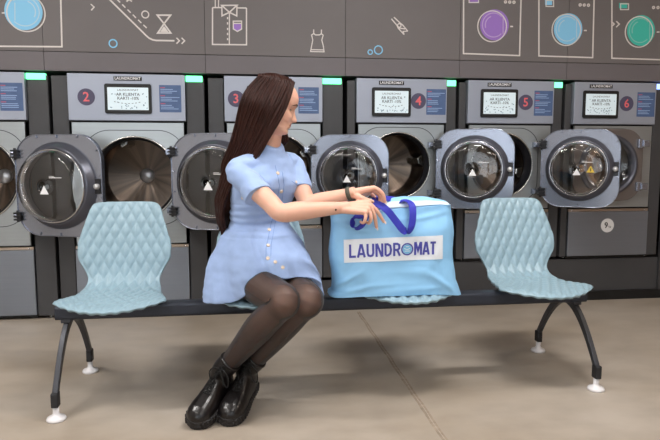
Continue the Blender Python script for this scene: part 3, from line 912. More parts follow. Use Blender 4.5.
for x0, y0, x1, y1 in ((-.014, .004, 0, -.002), (0, -.002, .013, .004), (-.012, -.008, .012, -.008), (-.006, .011, .008, .011)):
    fo = on_bag(.0034)
    d = V((x1-x0, y1-y0)).normalized(); nn = V((-d.y, d.x))*.0014
    q = [(.057+x0+nn.x, -.002+y0+nn.y), (.057+x1+nn.x, -.002+y1+nn.y), (.057+x1-nn.x, -.002+y1-nn.y), (.057+x0-nn.x, -.002+y0-nn.y)]
    lt.add([fo(p) for p in q], [(0, 1, 2, 3)], 2)
lt.build('label_lettering', ['bag_print', 'icon_blue', 'bag_white'], bag)

def ribbon(mb, pts, widths, w=.030, sub=8):
    P_, _ = spline([V(p) for p in pts], [0]*len(pts), sub)
    D_, _ = spline([V(p) for p in widths], [0]*len(pts), sub)
    rs = []
    for i, p in enumerate(P_):
        t = (P_[min(i+1, len(P_)-1)]-P_[max(i-1, 0)]).normalized()
        d = D_[i]; d = (d-t*d.dot(t)).normalized(); n_ = t.cross(d)*.0012
        rs.append([p-d*w/2-n_, p+d*w/2-n_, p+d*w/2+n_, p-d*w/2+n_])
    mb.rings(rs, smooth=False)
h1 = MB()
ribbon(h1, [(.518, 2.475, .855), (.55, 2.468, .847), (.582, 2.462, .822), (.617, 2.465, .78), (.648, 2.462, .742), (.671, 2.460, .738), (.685, 2.464, .766), (.69, 2.470, .816), (.687, 2.488, .85), (.669, 2.52, .861), (.641, 2.545, .850)],
       [(.1, .6, .9), (.3, .5, .9), (.7, .2, .7), (.8, .1, .5), (.7, -.1, .9), (.6, .5, -.7), (1, .2, -.1), (1, .1, 0), (1, .2, 0), (.5, 1, .2), (0, 1, .3)])
h1.build('handle', 'webbing', bag)
h2 = MB()
ribbon(h2, [(.519, 2.50, .853), (.553, 2.52, .872), (.603, 2.55, .868), (.654, 2.58, .858), (.691, 2.60, .838)],
       [(0, 1, .3), (0, .8, .6), (0, .8, .6), (0, .8, .6), (0, 1, .3)])
ribbon(h2, [(.528, 2.465, .839), (.489, 2.455, .812), (.461, 2.46, .804), (.437, 2.455, .792), (.434, 2.45, .768), (.453, 2.45, .756), (.478, 2.462, .77), (.495, 2.475, .806), (.504, 2.49, .817)],
       [(0, .7, .9), (-.3, .6, .9), (-.3, .7, .6), (.7, .8, .2), (.9, .7, .1), (.2, .8, -.7), (.6, .6, -.5), (.9, .5, -.2), (.9, .6, 0)])
h2.build('handle', 'webbing', bag)

# ------------------------------------------------------------------ person
mat('skin', (226, 178, 156), .5, sss=.25, var=.03, vscale=14)
mat('lips', (176, 96, 92), .4)
mat('brow', (66, 44, 36), .8)
mat('eye_white', (226, 220, 216), .2)
mat('hair', (46, 22, 16), .48, var=.5, vscale=26, stretch=(6, 6, .5), spec=.25)
mat('denim', (156, 180, 222), .85, var=.05, vscale=26, bump=.15, bscale=700, sheen=.2)
mat('denim_dark', (126, 154, 206), .85)
mat('pearl', (226, 208, 186), .25)
mat('leather', (20, 17, 18), .28, bump=.12, bscale=120, coat=.1)
mat('sole', (36, 34, 35), .6)
mat('lace', (14, 14, 15), .8)
mat('nail', (250, 228, 222), .2)
mat('strap', (84, 82, 70), .6, bump=.3, bscale=300)

def tights_mat():
    # sheer black nylon: denser where the weave is seen edge on
    m = bpy.data.materials.new('tights'); m.use_nodes = True; nt = m.node_tree; b = nt.nodes['Principled BSDF']; out = nt.nodes['Material Output']
    b.inputs['Base Color'].default_value = (*lin((16, 13, 15)), 1); b.inputs['Roughness'].default_value = .55
    b.inputs['Sheen Weight'].default_value = .1
    tr = nt.nodes.new('ShaderNodeBsdfTransparent'); mx = nt.nodes.new('ShaderNodeMixShader')
    fr = nt.nodes.new('ShaderNodeLayerWeight'); fr.inputs['Blend'].default_value = .6
    mr = nt.nodes.new('ShaderNodeMapRange'); mr.inputs[3].default_value = .60; mr.inputs[4].default_value = 1.0
    tc = nt.nodes.new('ShaderNodeTexCoord'); sp = nt.nodes.new('ShaderNodeSeparateXYZ'); nt.links.new(tc.outputs['Object'], sp.inputs[0])
    zz = nt.nodes.new('ShaderNodeMapRange'); zz.inputs[1].default_value = -.12; zz.inputs[2].default_value = .05; zz.inputs[3].default_value = .72; zz.inputs[4].default_value = .52
    nt.links.new(sp.outputs[2], zz.inputs[0]); nt.links.new(zz.outputs[0], mr.inputs[3])   # the knit is stretched thinner over the knees
    nt.links.new(fr.outputs['Facing'], mr.inputs[0]); nt.links.new(mr.outputs[0], mx.inputs[0])
    nt.links.new(tr.outputs[0], mx.inputs[1]); nt.links.new(b.outputs[0], mx.inputs[2]); nt.links.new(mx.outputs[0], out.inputs[0])
    MATS['tights'] = m
tights_mat()

who = empty('person', (.07, 2.66, .452), 'seated person with long brown hair, light blue dress and black boots, reaching to the bag', 'person')

def fused(mb, name, mats, parent, voxel, iters=3, proj=None):
    """voxel-union of overlapping closed shells into one continuous surface"""
    me = mb.mesh('tmp')
    o = bpy.data.objects.new('tmp', me); COL.objects.link(o)
    r = o.modifiers.new('r', 'REMESH'); r.mode = 'VOXEL'; r.voxel_size = voxel; r.use_smooth_shade = True
    if iters:
        s = o.modifiers.new('s', 'SMOOTH'); s.iterations = iters; s.factor = .5
    dg = bpy.context.evaluated_depsgraph_get(); dg.update()
    m2 = bpy.data.meshes.new_from_object(o.evaluated_get(dg))
    bpy.data.objects.remove(o)
    org = worg(parent)
    m2.transform(Matrix.Translation(-org))
    m2.materials.clear()
    for m in ([mats] if isinstance(mats, str) else mats): m2.materials.append(MATS[m])
    m2.polygons.foreach_set('use_smooth', [True]*len(m2.polygons))
    m2.name = name
    q = bpy.data.objects.new(name, m2); COL.objects.link(q); q.parent = parent; ORG[q.name] = org.copy()
    return q

def recalc(mb):
    import bmesh
    me = mb.mesh('t'); bm = bmesh.new(); bm.from_mesh(me); bmesh.ops.recalc_face_normals(bm, faces=bm.faces)
    mb.v = [v.co.copy() for v in bm.verts]; mb.f = [tuple(v.index for v in f.verts) for f in bm.faces]
    mb.sm = [True]*len(mb.f); mb.m = [0]*len(mb.f); bm.free(); return mb

sa = V((.82, .57, 0)).normalized()      # across the shoulders, towards the left shoulder
fa = V((.57, -.82, 0)).normalized()     # the way the chest faces
UZ = V((0, 0, 1))
def sect(c, a, b, sa=sa, fa=fa, bust=0, n=40, tilt=0, sq=1.):
    out = []
    for k in range(n):
        t = 2*pi*k/n; ct, st = cos(t), sin(t)
        ct2 = abs(ct)**sq*(1 if ct > 0 else -1)
        st2 = abs(st)**sq*(1 if st > 0 else -1)
        d = b*st2
        if bust: d += bust*(exp(-((ct-.45)/.3)**2)+exp(-((ct+.45)/.3)**2))*max(0, st)
        p = V(c)+sa*a*ct2+fa*d
        p.z += tilt*st
        out.append(p)
    return out

# --- skeleton
RSH = V((-.024, 2.500, .982)); LSH = V((.198, 2.665, 1.005))
RE = V((.135, 2.352, .832)); LE = V((.262, 2.545, .845))
RW = V((.388, 2.405, .844)); LW = V((.428, 2.47, .896))
RHIP = V((-.015, 2.63, .545)); LHIP = V((.125, 2.74, .545))
RK = V((.142, 2.315, .492)); LK = V((.238, 2.352, .484))
RA = V((-.112, 2.445, .172)); LA = V((-.008, 2.480, .166))
NECK = V((.108, 2.58, 1.065)); HEAD = V((.110, 2.560, 1.235))

body = MB()
tor = [((.045, 2.69, .47), .15, .12, 0), ((.045, 2.69, .56), .165, .125, 0), ((.05, 2.675, .66), .145, .11, 0), ((.058, 2.655, .77), .118, .088, 0), ((.072, 2.63, .86), .128, .095, .012),
       ((.085, 2.605, .93), .142, .098, .02), ((.092, 2.595, .985), .150, .082, 0), ((.097, 2.59, 1.015), .115, .066, 0), ((.10, 2.588, 1.04), .06, .052, 0)]
body.rings([sect(c, a, b, bust=q) for c, a, b, q in tor])
body.tube([(.10, 2.592, 1.0), (.101, 2.588, 1.05), (.105, 2.580, 1.10), (.112, 2.57, 1.17)], [.060, .050, .047, .050], n=24, sub=4)
for S, E_, W_, c in ((RSH, RE, RW, -1), (LSH, LE, LW, 1)):
    body.tube([NECK+V((0, 0, -.09))+sa*c*.05, S+V((0, 0, .005)), S.lerp(E_, .35), S.lerp(E_, .75), E_, E_.lerp(W_, .25), E_.lerp(W_, .6), E_.lerp(W_, .9), W_, W_+(W_-E_).normalized()*.02],
              [.04, .044, .042, .038, .036, .038, .031, .025, .0235, .024], n=24, sub=5)
for Hh, K, A in ((RHIP, RK, RA), (LHIP, LK, LA)):
    d = (A-K).normalized(); back = V((-.3, .75, 0)).normalized()
    kn = K+V((0, -.004, .0))
    body.tube([Hh+(Hh-K)*.1, Hh, Hh.lerp(K, .4), Hh.lerp(K, .8), kn, K.lerp(A, .12)+back*.0, K.lerp(A, .35)+back*.010, K.lerp(A, .6)+back*.004, K.lerp(A, .85), A, A+V((-.002, -.016, -.02))],
              [.09, .086, .077, .067, .061, .053, .056, .046, .034, .030, .024], n=28, sub=6)

# --- head: built in its own frame (x = the way the face looks, z up), then turned and nodded
def head_prof(z):
    # z in 0 (chin) .. 1 (crown): front of the face on the midline, back of the skull, half width
    F = [(-.06, .035, 0), (-.02, .062, 0), (0, .074, 0), (.03, .080, 0), (.07, .0785, 0), (.10, .074, 0), (.125, .0775, 0), (.15, .0840, 0), (.170, .0835, 0), (.187, .0795, 0), (.205, .0845, 0), (.225, .0840, 0), (.245, .0785, 0), (.27, .0790, 0), (.30, .0800, 0),
         (.36, .080, 0), (.42, .079, 0), (.47, .0785, 0), (.51, .082, 0), (.55, .0865, 0), (.62, .088, 0), (.70, .086, 0), (.78, .078, 0), (.86, .064, 0), (.93, .044, 0), (.975, .022, 0), (1.0, .002, 0)]
    B = [(-.06, .0, 0), (0, -.008, 0), (.08, -.02, 0), (.18, -.045, 0), (.3, -.07, 0), (.45, -.092, 0), (.6, -.104, 0), (.72, -.102, 0), (.83, -.086, 0), (.92, -.058, 0), (.975, -.028, 0), (1, -.002, 0)]
    Wd = [(-.06, .018, 0), (0, .030, 0), (.04, .040, 0), (.1, .049, 0), (.2, .057, 0), (.32, .064, 0), (.45, .069, 0), (.58, .074, 0), (.7, .074, 0), (.8, .067, 0), (.9, .049, 0), (.96, .030, 0), (1, .002, 0)]
    return interp(F, z), interp(B, z), interp(Wd, z)
HH = .216
def head_pt(th, z):
    f, b, w = head_prof(z)
    c, s = cos(th), sin(th)
    xc = (f+b)/2; hx = (f-b)/2
    e = .88
    x = xc+hx*(abs(c)**e)*(1 if c > 0 else -1); y = w*(abs(s)**e)*(1 if s > 0 else -1)
    Z = z*HH
    a = abs(y)
    # nose
    if c > 0:
        nz = 0
        if .245 < z < .53:
            t = (z-.245)/(.53-.245)
            nz = .0310*(1-t)**1.15*min(1, (t/.16)**.6 if t > 0 else 0)
        wn = .0075+.0075*max(0, 1-abs(z-.30)/.08)
        x += nz*exp(-(a/wn)**2)
        # eye sockets
        x -= .012*exp(-((a-.031)/.014)**2)*exp(-((z-.475)/.055)**2)
        # cheek
        x += .004*exp(-((a-.04)/.018)**2)*exp(-((z-.34)/.09)**2)
        # lips: mouth parting only near the middle
        if a > .012 and .13 < z < .245: x -= min(.010, (a-.012)*.35)
    return V((x, y, Z))
hd = MB()
NZ = 110; NT = 96
rs = []
for j in range(NZ+1):
    z = -.06+1.06*j/NZ
    rs.append([head_pt(2*pi*i/NT, z) for i in range(NT)])
hd.rings(rs)
# ears
for sg in (-1, 1):
    er = []
    for k in range(9):
        t = k/8; r_ = .017*sin(pi*min(1, .12+t*.8))**.6
        er.append((-.004-.006*t, sg*(.066+.008*sin(pi*t)), (.32+.26*t)*HH, r_))
    hd.tube([e[:3] for e in er], [e[3] for e in er], n=12, flat=((1, 0, 0), 1, .35))
# where the head sits: looking to +x, nodded down a little
def headM():
    yawh = radians(-1); nod = radians(16)
    R = Matrix.Rotation(yawh, 4, 'Z') @ Matrix.Rotation(nod, 4, 'Y')
    return Matrix.Translation((.100, 2.548, 1.154)) @ R
HM = headM()
body.add([HM @ p for p in hd.v], hd.f, 0, True)

# --- hands
def hand(wrist, fingers, thumb, rw=.022, arm=None):
    mb = body
    kn = [V(f[0]) for f in fingers]
    # palm: a fan of tubes from the wrist to each knuckle, fused into one slab
    for i, k in enumerate(kn):
        w = V(wrist)+(k-kn[1])*.35
        mb.tube([w, w.lerp(k, .5), k], [.0165, .0145, .0105], n=16, sub=3, round_end=True)
    for a, b in zip(kn[:-1], kn[1:]):
        m_ = (a+b)/2; w = V(wrist)+(m_-kn[1])*.35
        mb.tube([w, w.lerp(m_, .5), w.lerp(m_, .93)], [.0155, .0135, .0095], n=16, round_end=True)
    for i, f in enumerate(fingers):
        r = (.0086, .0088, .0084, .0074)[i]
        mb.tube([V(wrist).lerp(V(f[0]), .75)]+[V(p) for p in f], [r*1.1, r*1.08, r*1.0, r*.92, r*.74], n=14, sub=4, round_end=True)
    mb.tube([V(wrist)]+[V(p) for p in thumb], [.014, .0135, .0102, .0082], n=14, sub=4, round_end=True)
Rf = [[(.495, 2.44, .858), (.528, 2.438, .828), (.547, 2.446, .803), (.563, 2.452, .779)],
      [(.497, 2.421, .845), (.515, 2.418, .811), (.523, 2.426, .785), (.529, 2.437, .758)],
      [(.487, 2.402, .834), (.497, 2.392, .802), (.492, 2.402, .782), (.484, 2.424, .782)],
      [(.472, 2.386, .825), (.471, 2.376, .800), (.464, 2.386, .783), (.457, 2.408, .786)]]
Rt = [(.430, 2.43, .852), (.474, 2.453, .863), (.512, 2.462, .862)]
Lf = [[(.524, 2.468, .918), (.551, 2.463, .903), (.564, 2.463, .884), (.571, 2.468, .860)],
      [(.528, 2.487, .913), (.557, 2.487, .897), (.565, 2.483, .875), (.559, 2.478, .855)],
      [(.525, 2.507, .905), (.553, 2.509, .888), (.558, 2.500, .867), (.546, 2.490, .855)],
      [(.516, 2.525, .894), (.539, 2.529, .878), (.543, 2.516, .861), (.533, 2.502, .853)]]
Lt = [(.455, 2.452, .883), (.486, 2.450, .871), (.517, 2.462, .862)]
hand(RW, Rf, Rt); hand(LW, Lf, Lt)
bodyo = fused(recalc(body), 'body', ['skin', 'lips'], who, .0032, 3)
# lips coloured on the body itself
HMi = (Matrix.Translation(worg(who)) ).inverted() if False else HM.inverted()
for p in bodyo.data.polygons:
    q = HMi @ (p.center+worg(who))
    if .148*HH < q.z < .232*HH and q.x > .070 and abs(q.y) < .021*(1-abs(q.z/HH-.19)/.07*.6): p.material_index = 1

# brows, eyes, nails
for sg in (-1, 1):
    e = MB(); 
    e.grid(lambda u, v: HM @ (V((.0535, sg*.0295, .478*HH))+V((sin(pi*v)*cos(2*pi*u), sin(pi*v)*sin(2*pi*u), cos(pi*v)))*.0122), 20, 12, closeu=True)
    # half closed upper lid
    eo = e.build('eye', 'eye_white', who)
    ir = MB(); c = V((.0535, sg*.0295, .478*HH)); d = V((1, sg*.05, -.28)).normalized()
    t1 = d.cross(UZ).normalized(); t2 = t1.cross(d)
    for r0, mi in ((.0056, 0), (.0026, 1)):
        k = sqrt(.0125**2-r0**2)+.0002*mi
        vs = [HM @ (c+d*(k+.0006*mi)+(t1*cos(2*pi*i/20)+t2*sin(2*pi*i/20))*r0) for i in range(20)]+[HM @ (c+d*(.01265+.0003*mi))]
        ir.add(vs, [(i, (i+1) % 20, 20) for i in range(20)], mi, True)
    ir.build('iris', ['brow', 'black'], eo)
    lid = MB()
    lid.grid(lambda u, v: HM @ (c+V((cos(radians(-12+100*v))*cos(radians(-80+160*u)), cos(radians(-12+100*v))*sin(radians(-80+160*u)), sin(radians(-12+100*v))))*.0129), 16, 8)
    lid.build('eyelid', 'skin', eo)
    ls = MB(); ls.tube([HM @ (c+V((cos(a), sin(a)*1.0, -.22))*.0128) for a in [radians(-70+14*k) for k in range(11)]], [.0008+.0007*sin(pi*k/10) for k in range(11)], n=6)
    ls.build('eyelashes', 'black', eo)
    bw = MB(); P_ = []
    for k in range(9):
        y = .013+.036*k/8; z = (.555+.035*sin(pi*(k/8)**.8)-.012*k/8)
        # front surface at this y
        best = None
        for i in range(200):
            th = sg*(i/200)*pi/2; p = head_pt(th, z)
            if abs(p.y) >= y: best = p; break
        P_.append(HM @ (best+V((.0005, 0, 0))))
    bw.tube(P_, [.0012, .0024, .0028, .0028, .0027, .0025, .0021, .0016, .0008], n=8, sub=3)
    bw.build('eyebrow', 'brow', who)
for f in Rf[:2]+Lf[:1]:
    a, b = V(f[2]), V(f[3]); d = (b-a).normalized()
    out = V((.3, -.8, .5)); out = (out-d*out.dot(d)).normalized(); sd = d.cross(out)
    c = b+d*.004
    MB().grid(lambda u, v: c+d*((v-.5)*.013)+sd*((u-.5)*.0095)+out*(.0063+.0012*(1-(2*u-1)**2)-.001*v), 6, 5).build('fingernail', 'nail', who, fixn=False)

# --- tights
tg = MB()
for Hh, K, A in ((RHIP, RK, RA), (LHIP, LK, LA)):
    back = V((-.3, .75, 0)).normalized()
    tg.tube([Hh.lerp(K, .15), Hh.lerp(K, .4), Hh.lerp(K, .8), K+V((0, -.004, 0)), K.lerp(A, .12), K.lerp(A, .35)+back*.010, K.lerp(A, .6)+back*.004, K.lerp(A, .85), A],
            [r+.0032 for r in (.083, .077, .067, .061, .053, .056, .046, .034, .034)], n=40, sub=8, cap=False)
tg.build('tights', 'tights', who)

# --- dress
dr = MB()
ts = [((.045, 2.69, .47), .17, .14, 0), ((.045, 2.69, .57), .18, .138, 0), ((.048, 2.678, .66), .158, .122, 0), ((.056, 2.658, .74), .137, .104, 0), ((.060, 2.65, .78), .134, .102, 0), ((.072, 2.63, .86), .142, .108, .014),
      ((.085, 2.608, .925), .155, .110, .026), ((.092, 2.597, .975), .166, .096, .006), ((.096, 2.592, 1.010), .148, .080, 0), ((.100, 2.588, 1.040), .108, .068, 0), ((.104, 2.582, 1.070), .072, .060, 0), ((.106, 2.576, 1.108), .057, .056, 0)]
def fine(ts, k):
    cols = [[V(t[0]) for t in ts]]
    P_, a = spline([V(t[0]) for t in ts], [t[1] for t in ts], k); _, b = spline([V(t[0]) for t in ts], [t[2] for t in ts], k); _, q = spline([V(t[0]) for t in ts], [t[3] for t in ts], k)
    return list(zip(P_, a, b, q))
dr.rings([sect(c, a, b, bust=max(0, q), n=64, tilt=-max(0, c[2]-1.03)*.45) for c, a, b, q in fine(ts, 6)]
)
# skirt over the lap
waist = sect((.060, 2.65, .765), .133, .101, n=64)
# hem control ring, anticlockwise seen from above starting at the left side
HEM = [(-12, (.262, 2.50, .475)), (25, (0.311, 2.42, 0.464)), (55, (0.305, 2.405, 0.525)), (72, (0.273, 2.405, 0.557)), (90, (0.214, 2.41, 0.569)), (108, (0.153, 2.4, 0.567)), (128, (0.095, 2.42, 0.573)), (150, (0.035, 2.43, 0.536)), (166, (-0.017, 2.44, 0.484)), (182, (-0.078, 2.475, 0.447)), (200, (-.165, 2.505, .442)), (222, (-.190, 2.60, .448)),
       (250, (-.12, 2.78, .460)), (280, (.03, 2.86, .460)), (310, (.20, 2.84, .460)), (348, (.262, 2.50, .475))]
HEM[-1] = (348, HEM[0][1])
def hem_at(a):
    # a measured like sect(): 0 at the left side, 90 at the front
    a = a % 360
    if a > 348: a -= 360
    for (a0, p0), (a1, p1) in zip(HEM[:-1], HEM[1:]):
        if a0 <= a <= a1:
            t = (a-a0)/(a1-a0); return V(p0).lerp(V(p1), t)
hem = [hem_at(360*k/64) for k in range(64)]
for _ in range(2): hem = [(hem[k-1]+hem[k]*2+hem[(k+1) % 64])/4 for k in range(64)]
rs = []
for j in range(29):
    t = j/28; r = []
    for k in range(64):
        w = waist[k]; h = hem[k]
        out = V((w.x-.06, w.y-2.65, 0)).normalized()
        ctl = w + out*.045 + (V((h.x, h.y, 0))-V((w.x, w.y, 0)))*.42; ctl.z = .60+.065*max(0, sin(2*pi*k/64))
        if 64*.36 < k < 64*.62: ctl += out*.035; 
        p = w*(1-t)**2+ctl*2*t*(1-t)+h*t*t
        fold = .006*t*sin(k/64*2*pi*9+1+t*2)+.004*t*sin(k/64*2*pi*17+3)
        p += out*fold
        p += V((noise.noise(p*9+V((3, 0, 0))), noise.noise(p*9), noise.noise(p*9+V((0, 5, 0)))))*.008*min(1, t*3+.2)
        r.append(p)
    rs.append(r)
k0 = len(dr.v)
dr.rings(rs, cap=False)
topc = len(dr.v); dr.v += [V((.06, 2.65, .765)), V((.07, 2.60, .505))]
for k in range(64):
    for f in ((topc, k0+(k+1) % 64, k0+k), (topc+1, k0+28*64+k, k0+28*64+(k+1) % 64)): dr.f.append(f); dr.m.append(0); dr.sm.append(True)
# short sleeves
for S, E_, c, L_, r1 in ((RSH, RE, -1, .52, .062), (LSH, LE, 1, .56, .058)):
    d = (E_-S).normalized()
    n0 = NECK+V((0, 0, -.050))+sa*c*.07
    dr.tube([n0, S+sa*c*.004+V((0, 0, .004)), S.lerp(E_, .3), S.lerp(E_, L_*.78)+V((-.003, 0, -.006)), S.lerp(E_, L_)+V((-.006, 0, -.012))], [.050, .050, .0535, .058, r1], n=36, sub=5, flat=((0, 0, 1), 1., .96))
dm_ = recalc(dr)
dress = fused(dm_, 'dress', ['denim'], who, .0038, 3)
# pull wrinkles into the cloth
me = dress.data
nv = [v.normal.copy() for v in me.vertices]
wo = worg(who)
for v, nn in zip(me.vertices, nv):
    p = v.co+wo
    k = noise.noise(V((p.x*11, p.y*11, p.z*26)))*.0045+noise.noise(V((p.x*26, p.y*26, p.z*40)))*.002
    if abs(p.z-.78) < .07: k += .002*sin(p.z*210+noise.noise(p*8)*5)
    v.co += nn*k
me.update()
bvh = BVHTree.FromPolygons([v.co+wo for v in me.vertices], [tuple(p.vertices) for p in me.polygons])
def on_dress(x, z, y0=2.0, d=(0, 1, 0)):
    h = bvh.ray_cast(V((x, y0, z)), V(d).normalized()); return (h[0], h[1]) if h[0] else (V((x, 2.5, z)), V((0, -1, 0)))
def button(x, z, r=.0075, d=(0, 1, 0), y0=2.0):
    p, n_ = on_dress(x, z, y0, d)
    q = n_.to_track_quat('Z', 'Y').to_matrix().to_4x4(); q.translation = p
    MB().lathe([(r, -.001), (r, .002), (r*.8, .0035), (r*.5, .0028), (.0005, .0026)], 20, q).build('button', 'pearl', dress)
# buttons down the front, on the pocket and on the sleeve
for x, z in ((.134, .978), (.148, .903), (.098, .745), (.091, .688), (.088, .640), (.117, .626), (.146, .606)): button(x, z)
button(.212, .94, .006); button(-.008, .878, .0065)
# stitched front placket, neckline and pocket flaps
def seam(pts, name='seam', w=.004, m='denim_dark'):
    P_ = []
    for x, z in pts:
        p, n_ = on_dress(x, z); P_.append(p+n_*.0006)
    MB().tube(P_, w/2, n=6).build(name, m, dress)
def lerp_pts(pts, k):
    out = []
    for (a, b), (c, d) in zip(pts[:-1], pts[1:]):
        for i in range(k): out.append((a+(c-a)*i/k, b+(d-b)*i/k))
    return out+[pts[-1]]
seam(lerp_pts([(.124, 1.01), (.140, .93), (.128, .84), (.105, .76), (.082, .68), (.080, .635)], 10), w=.0022)
seam(lerp_pts([(.152, .985), (.160, .93), (.150, .84), (.122, .76), (.103, .69), (.100, .65)], 10), w=.0022)
seam(lerp_pts([(.192, .945), (.218, .925), (.232, .937)], 6), w=.0025)
seam(lerp_pts([(.065, .925), (.095, .905), (.120, .915)], 6), w=.0025)

# --- hair: a full inner volume plus many long locks following it
hair = MB()
# cap over the skull in head space
def hp(x, y, z): return HM @ V((x, y, z*HH))
# guide curves: start on the parting, run over the side of the head and fall down the back
def guide(side, s):
    # side -1 = near side (camera), +1 = far side; s 0 = at the face, 1 = at the back of the head
    px = .046-.144*s                       # place along the parting
    top = V((px, side*.004, HH*(1.040-.24*max(0, (px-.01)/.06)**2-.07*max(0, (-.02-px)/.06)**2)))
    k = 1-.25*s
    a = V((px*.97+.002, side*(.056-.014*s*s), HH*(.940-.04*s*s)))
    b = V((.046-.168*s, side*(.086-.052*s*s), HH*(.62)))
    c = V((.036-.172*s, side*(.088-.050*s*s), HH*.30))
    P_ = [HM @ p for p in (top, a, b, c)]
    # below the jaw: world space, swept behind the shoulder
    if side < 0:
        P_ += [V((.098-.152*s, 2.475+.10*s, 1.125-.02*s)), V((.045-.132*s, 2.500+.13*s, 1.035-.02*s)), V((-.045-.050*s, 2.535+.12*s, .950)), V((-.085-.035*s, 2.565+.10*s, .850)), V((-.088-.025*s, 2.58+.09*s, .765)), V((-.078-.020*s, 2.60+.08*s, .715))]
    else:
        P_ += [V((.182-.212*s, 2.600+.045*s, 1.120)), V((.150-.200*s, 2.640+.04*s, 1.080)), V((.04-.11*s, 2.70+.02*s, .97)), V((-.03-.07*s, 2.70+.01*s, .86)), V((-.05-.05*s, 2.69, .77)), V((-.05-.045*s, 2.69, .72))]
    return P_
vol = MB()
def cap_pt(u, v):
    z = .22+.78*v; p = head_pt(2*pi*u, z); c = V((-.01, 0, .6*HH)); q = c+(p-c)*1.045
    lim = -.030+.075*min(1, max(0, (z-.45)/.35))+.035*max(0, (z-.80)/.2); q.x = min(q.x, lim) if z < .93 else q.x
    return HM @ q
vol.grid(cap_pt, 40, 16, closeu=True, capv=True)
for side in (-1, 1):
    G = []
    for i in range(13):
        P_, _ = spline(guide(side, i/12), [0]*10, 6); G.append(P_)
    n = len(G[0])
    # closed sheet: outer surface and an inner copy pulled towards the core
    rs = []
    for j in range(n):
        core = V((0, 0, 0))
        outer = [G[i][j] for i in range(13)]
        cen = sum(outer, V((0, 0, 0)))/13
        if j < 22: core = HM @ V((-.01, 0, HH*(.55)))
        else: core = cen+V((.0, .05, 0)) if side < 0 else cen+V((-.0, -.03, 0))
        inner = [p.lerp(core, .35 if j < 22 else .28) for p in outer]
        rs.append(outer+list(reversed(inner)))
    vol.rings(rs)
hairo = fused(recalc(vol), 'hair', ['hair'], who, .0045, 6)
rnd = random.Random(11)
lk = MB()
for side in (-1, 1):
    for q in range(120 if side < 0 else 60):
        s = (q+rnd.random())/(120 if side < 0 else 60)
        s = min(.999, s)
        g_ = guide(side, s)
        off = [V((rnd.uniform(-1, 1), rnd.uniform(-1, 1), rnd.uniform(-1, 1)))*a for a in (.001, .0015, .002, .003, .004, .005, .006, .007, .009, .012)]
        lift = rnd.uniform(.0, .004)
        P_ = []
        for p, o in zip(g_, off):
            c0 = V((.10, 2.58, p.z)); d = (p-c0); d.z = 0
            P_.append(p+o+(d.normalized()*lift if d.length > .01 else V((0, 0, lift))))
        R_ = [.0022, .0034, .0042, .0045, .0046, .0046, .0044, .004, .003, .0008]
        P_[-1] = P_[-1]+V((0, 0, rnd.uniform(-.03, .05)))
        lk.tube(P_, [r*rnd.uniform(.75, 1.15) for r in R_], n=6, sub=5)
tag(lk.build('hair_locks', 'hair', hairo), kind='stuff')
# a few fine strands by the cheek
fs_ = MB()
for q in range(9):
    a = q/8
    fs_.tube([hp(.050, -.040-.012*a, .86), hp(.050-.006*a, -.066, .72), hp(.044-.008*a, -.074, .52), hp(.036-.010*a, -.076, .34), hp(.030-.012*a, -.070, .16), hp(.02, -.062, -.02)], [.0008, .0016, .0018, .0017, .0014, .0006], n=5, sub=5)
tag(fs_.build('hair_strands', 'hair', hairo), kind='stuff')

# --- bracelet and small tattoo
d = (LW-LE).normalized(); c = LW+d*-.006
q = d.to_track_quat('Z', 'Y').to_matrix().to_4x4(); q.translation = c
MB().lathe([(.0262, -.009), (.0285, -.008), (.029, 0), (.0285, .008), (.0262, .009)], 40, q).build('watch_strap', 'strap', who)
bw_ = bodyo.data
bvb = BVHTree.FromPolygons([v.co+wo for v in bw_.vertices], [tuple(p.vertices) for p in bw_.polygons])
h = bvb.ray_cast(V((.352, 2.0, .838)), V((0, 1, 0)))
if h[0]:
    q = h[1].to_track_quat('Z', 'Y').to_matrix().to_4x4(); q.translation = h[0]
    MB().prism([(.0042*cos(2*pi*k/14), .0042*sin(2*pi*k/14)) for k in range(14)], .0006, q).build('tattoo', 'black', who)

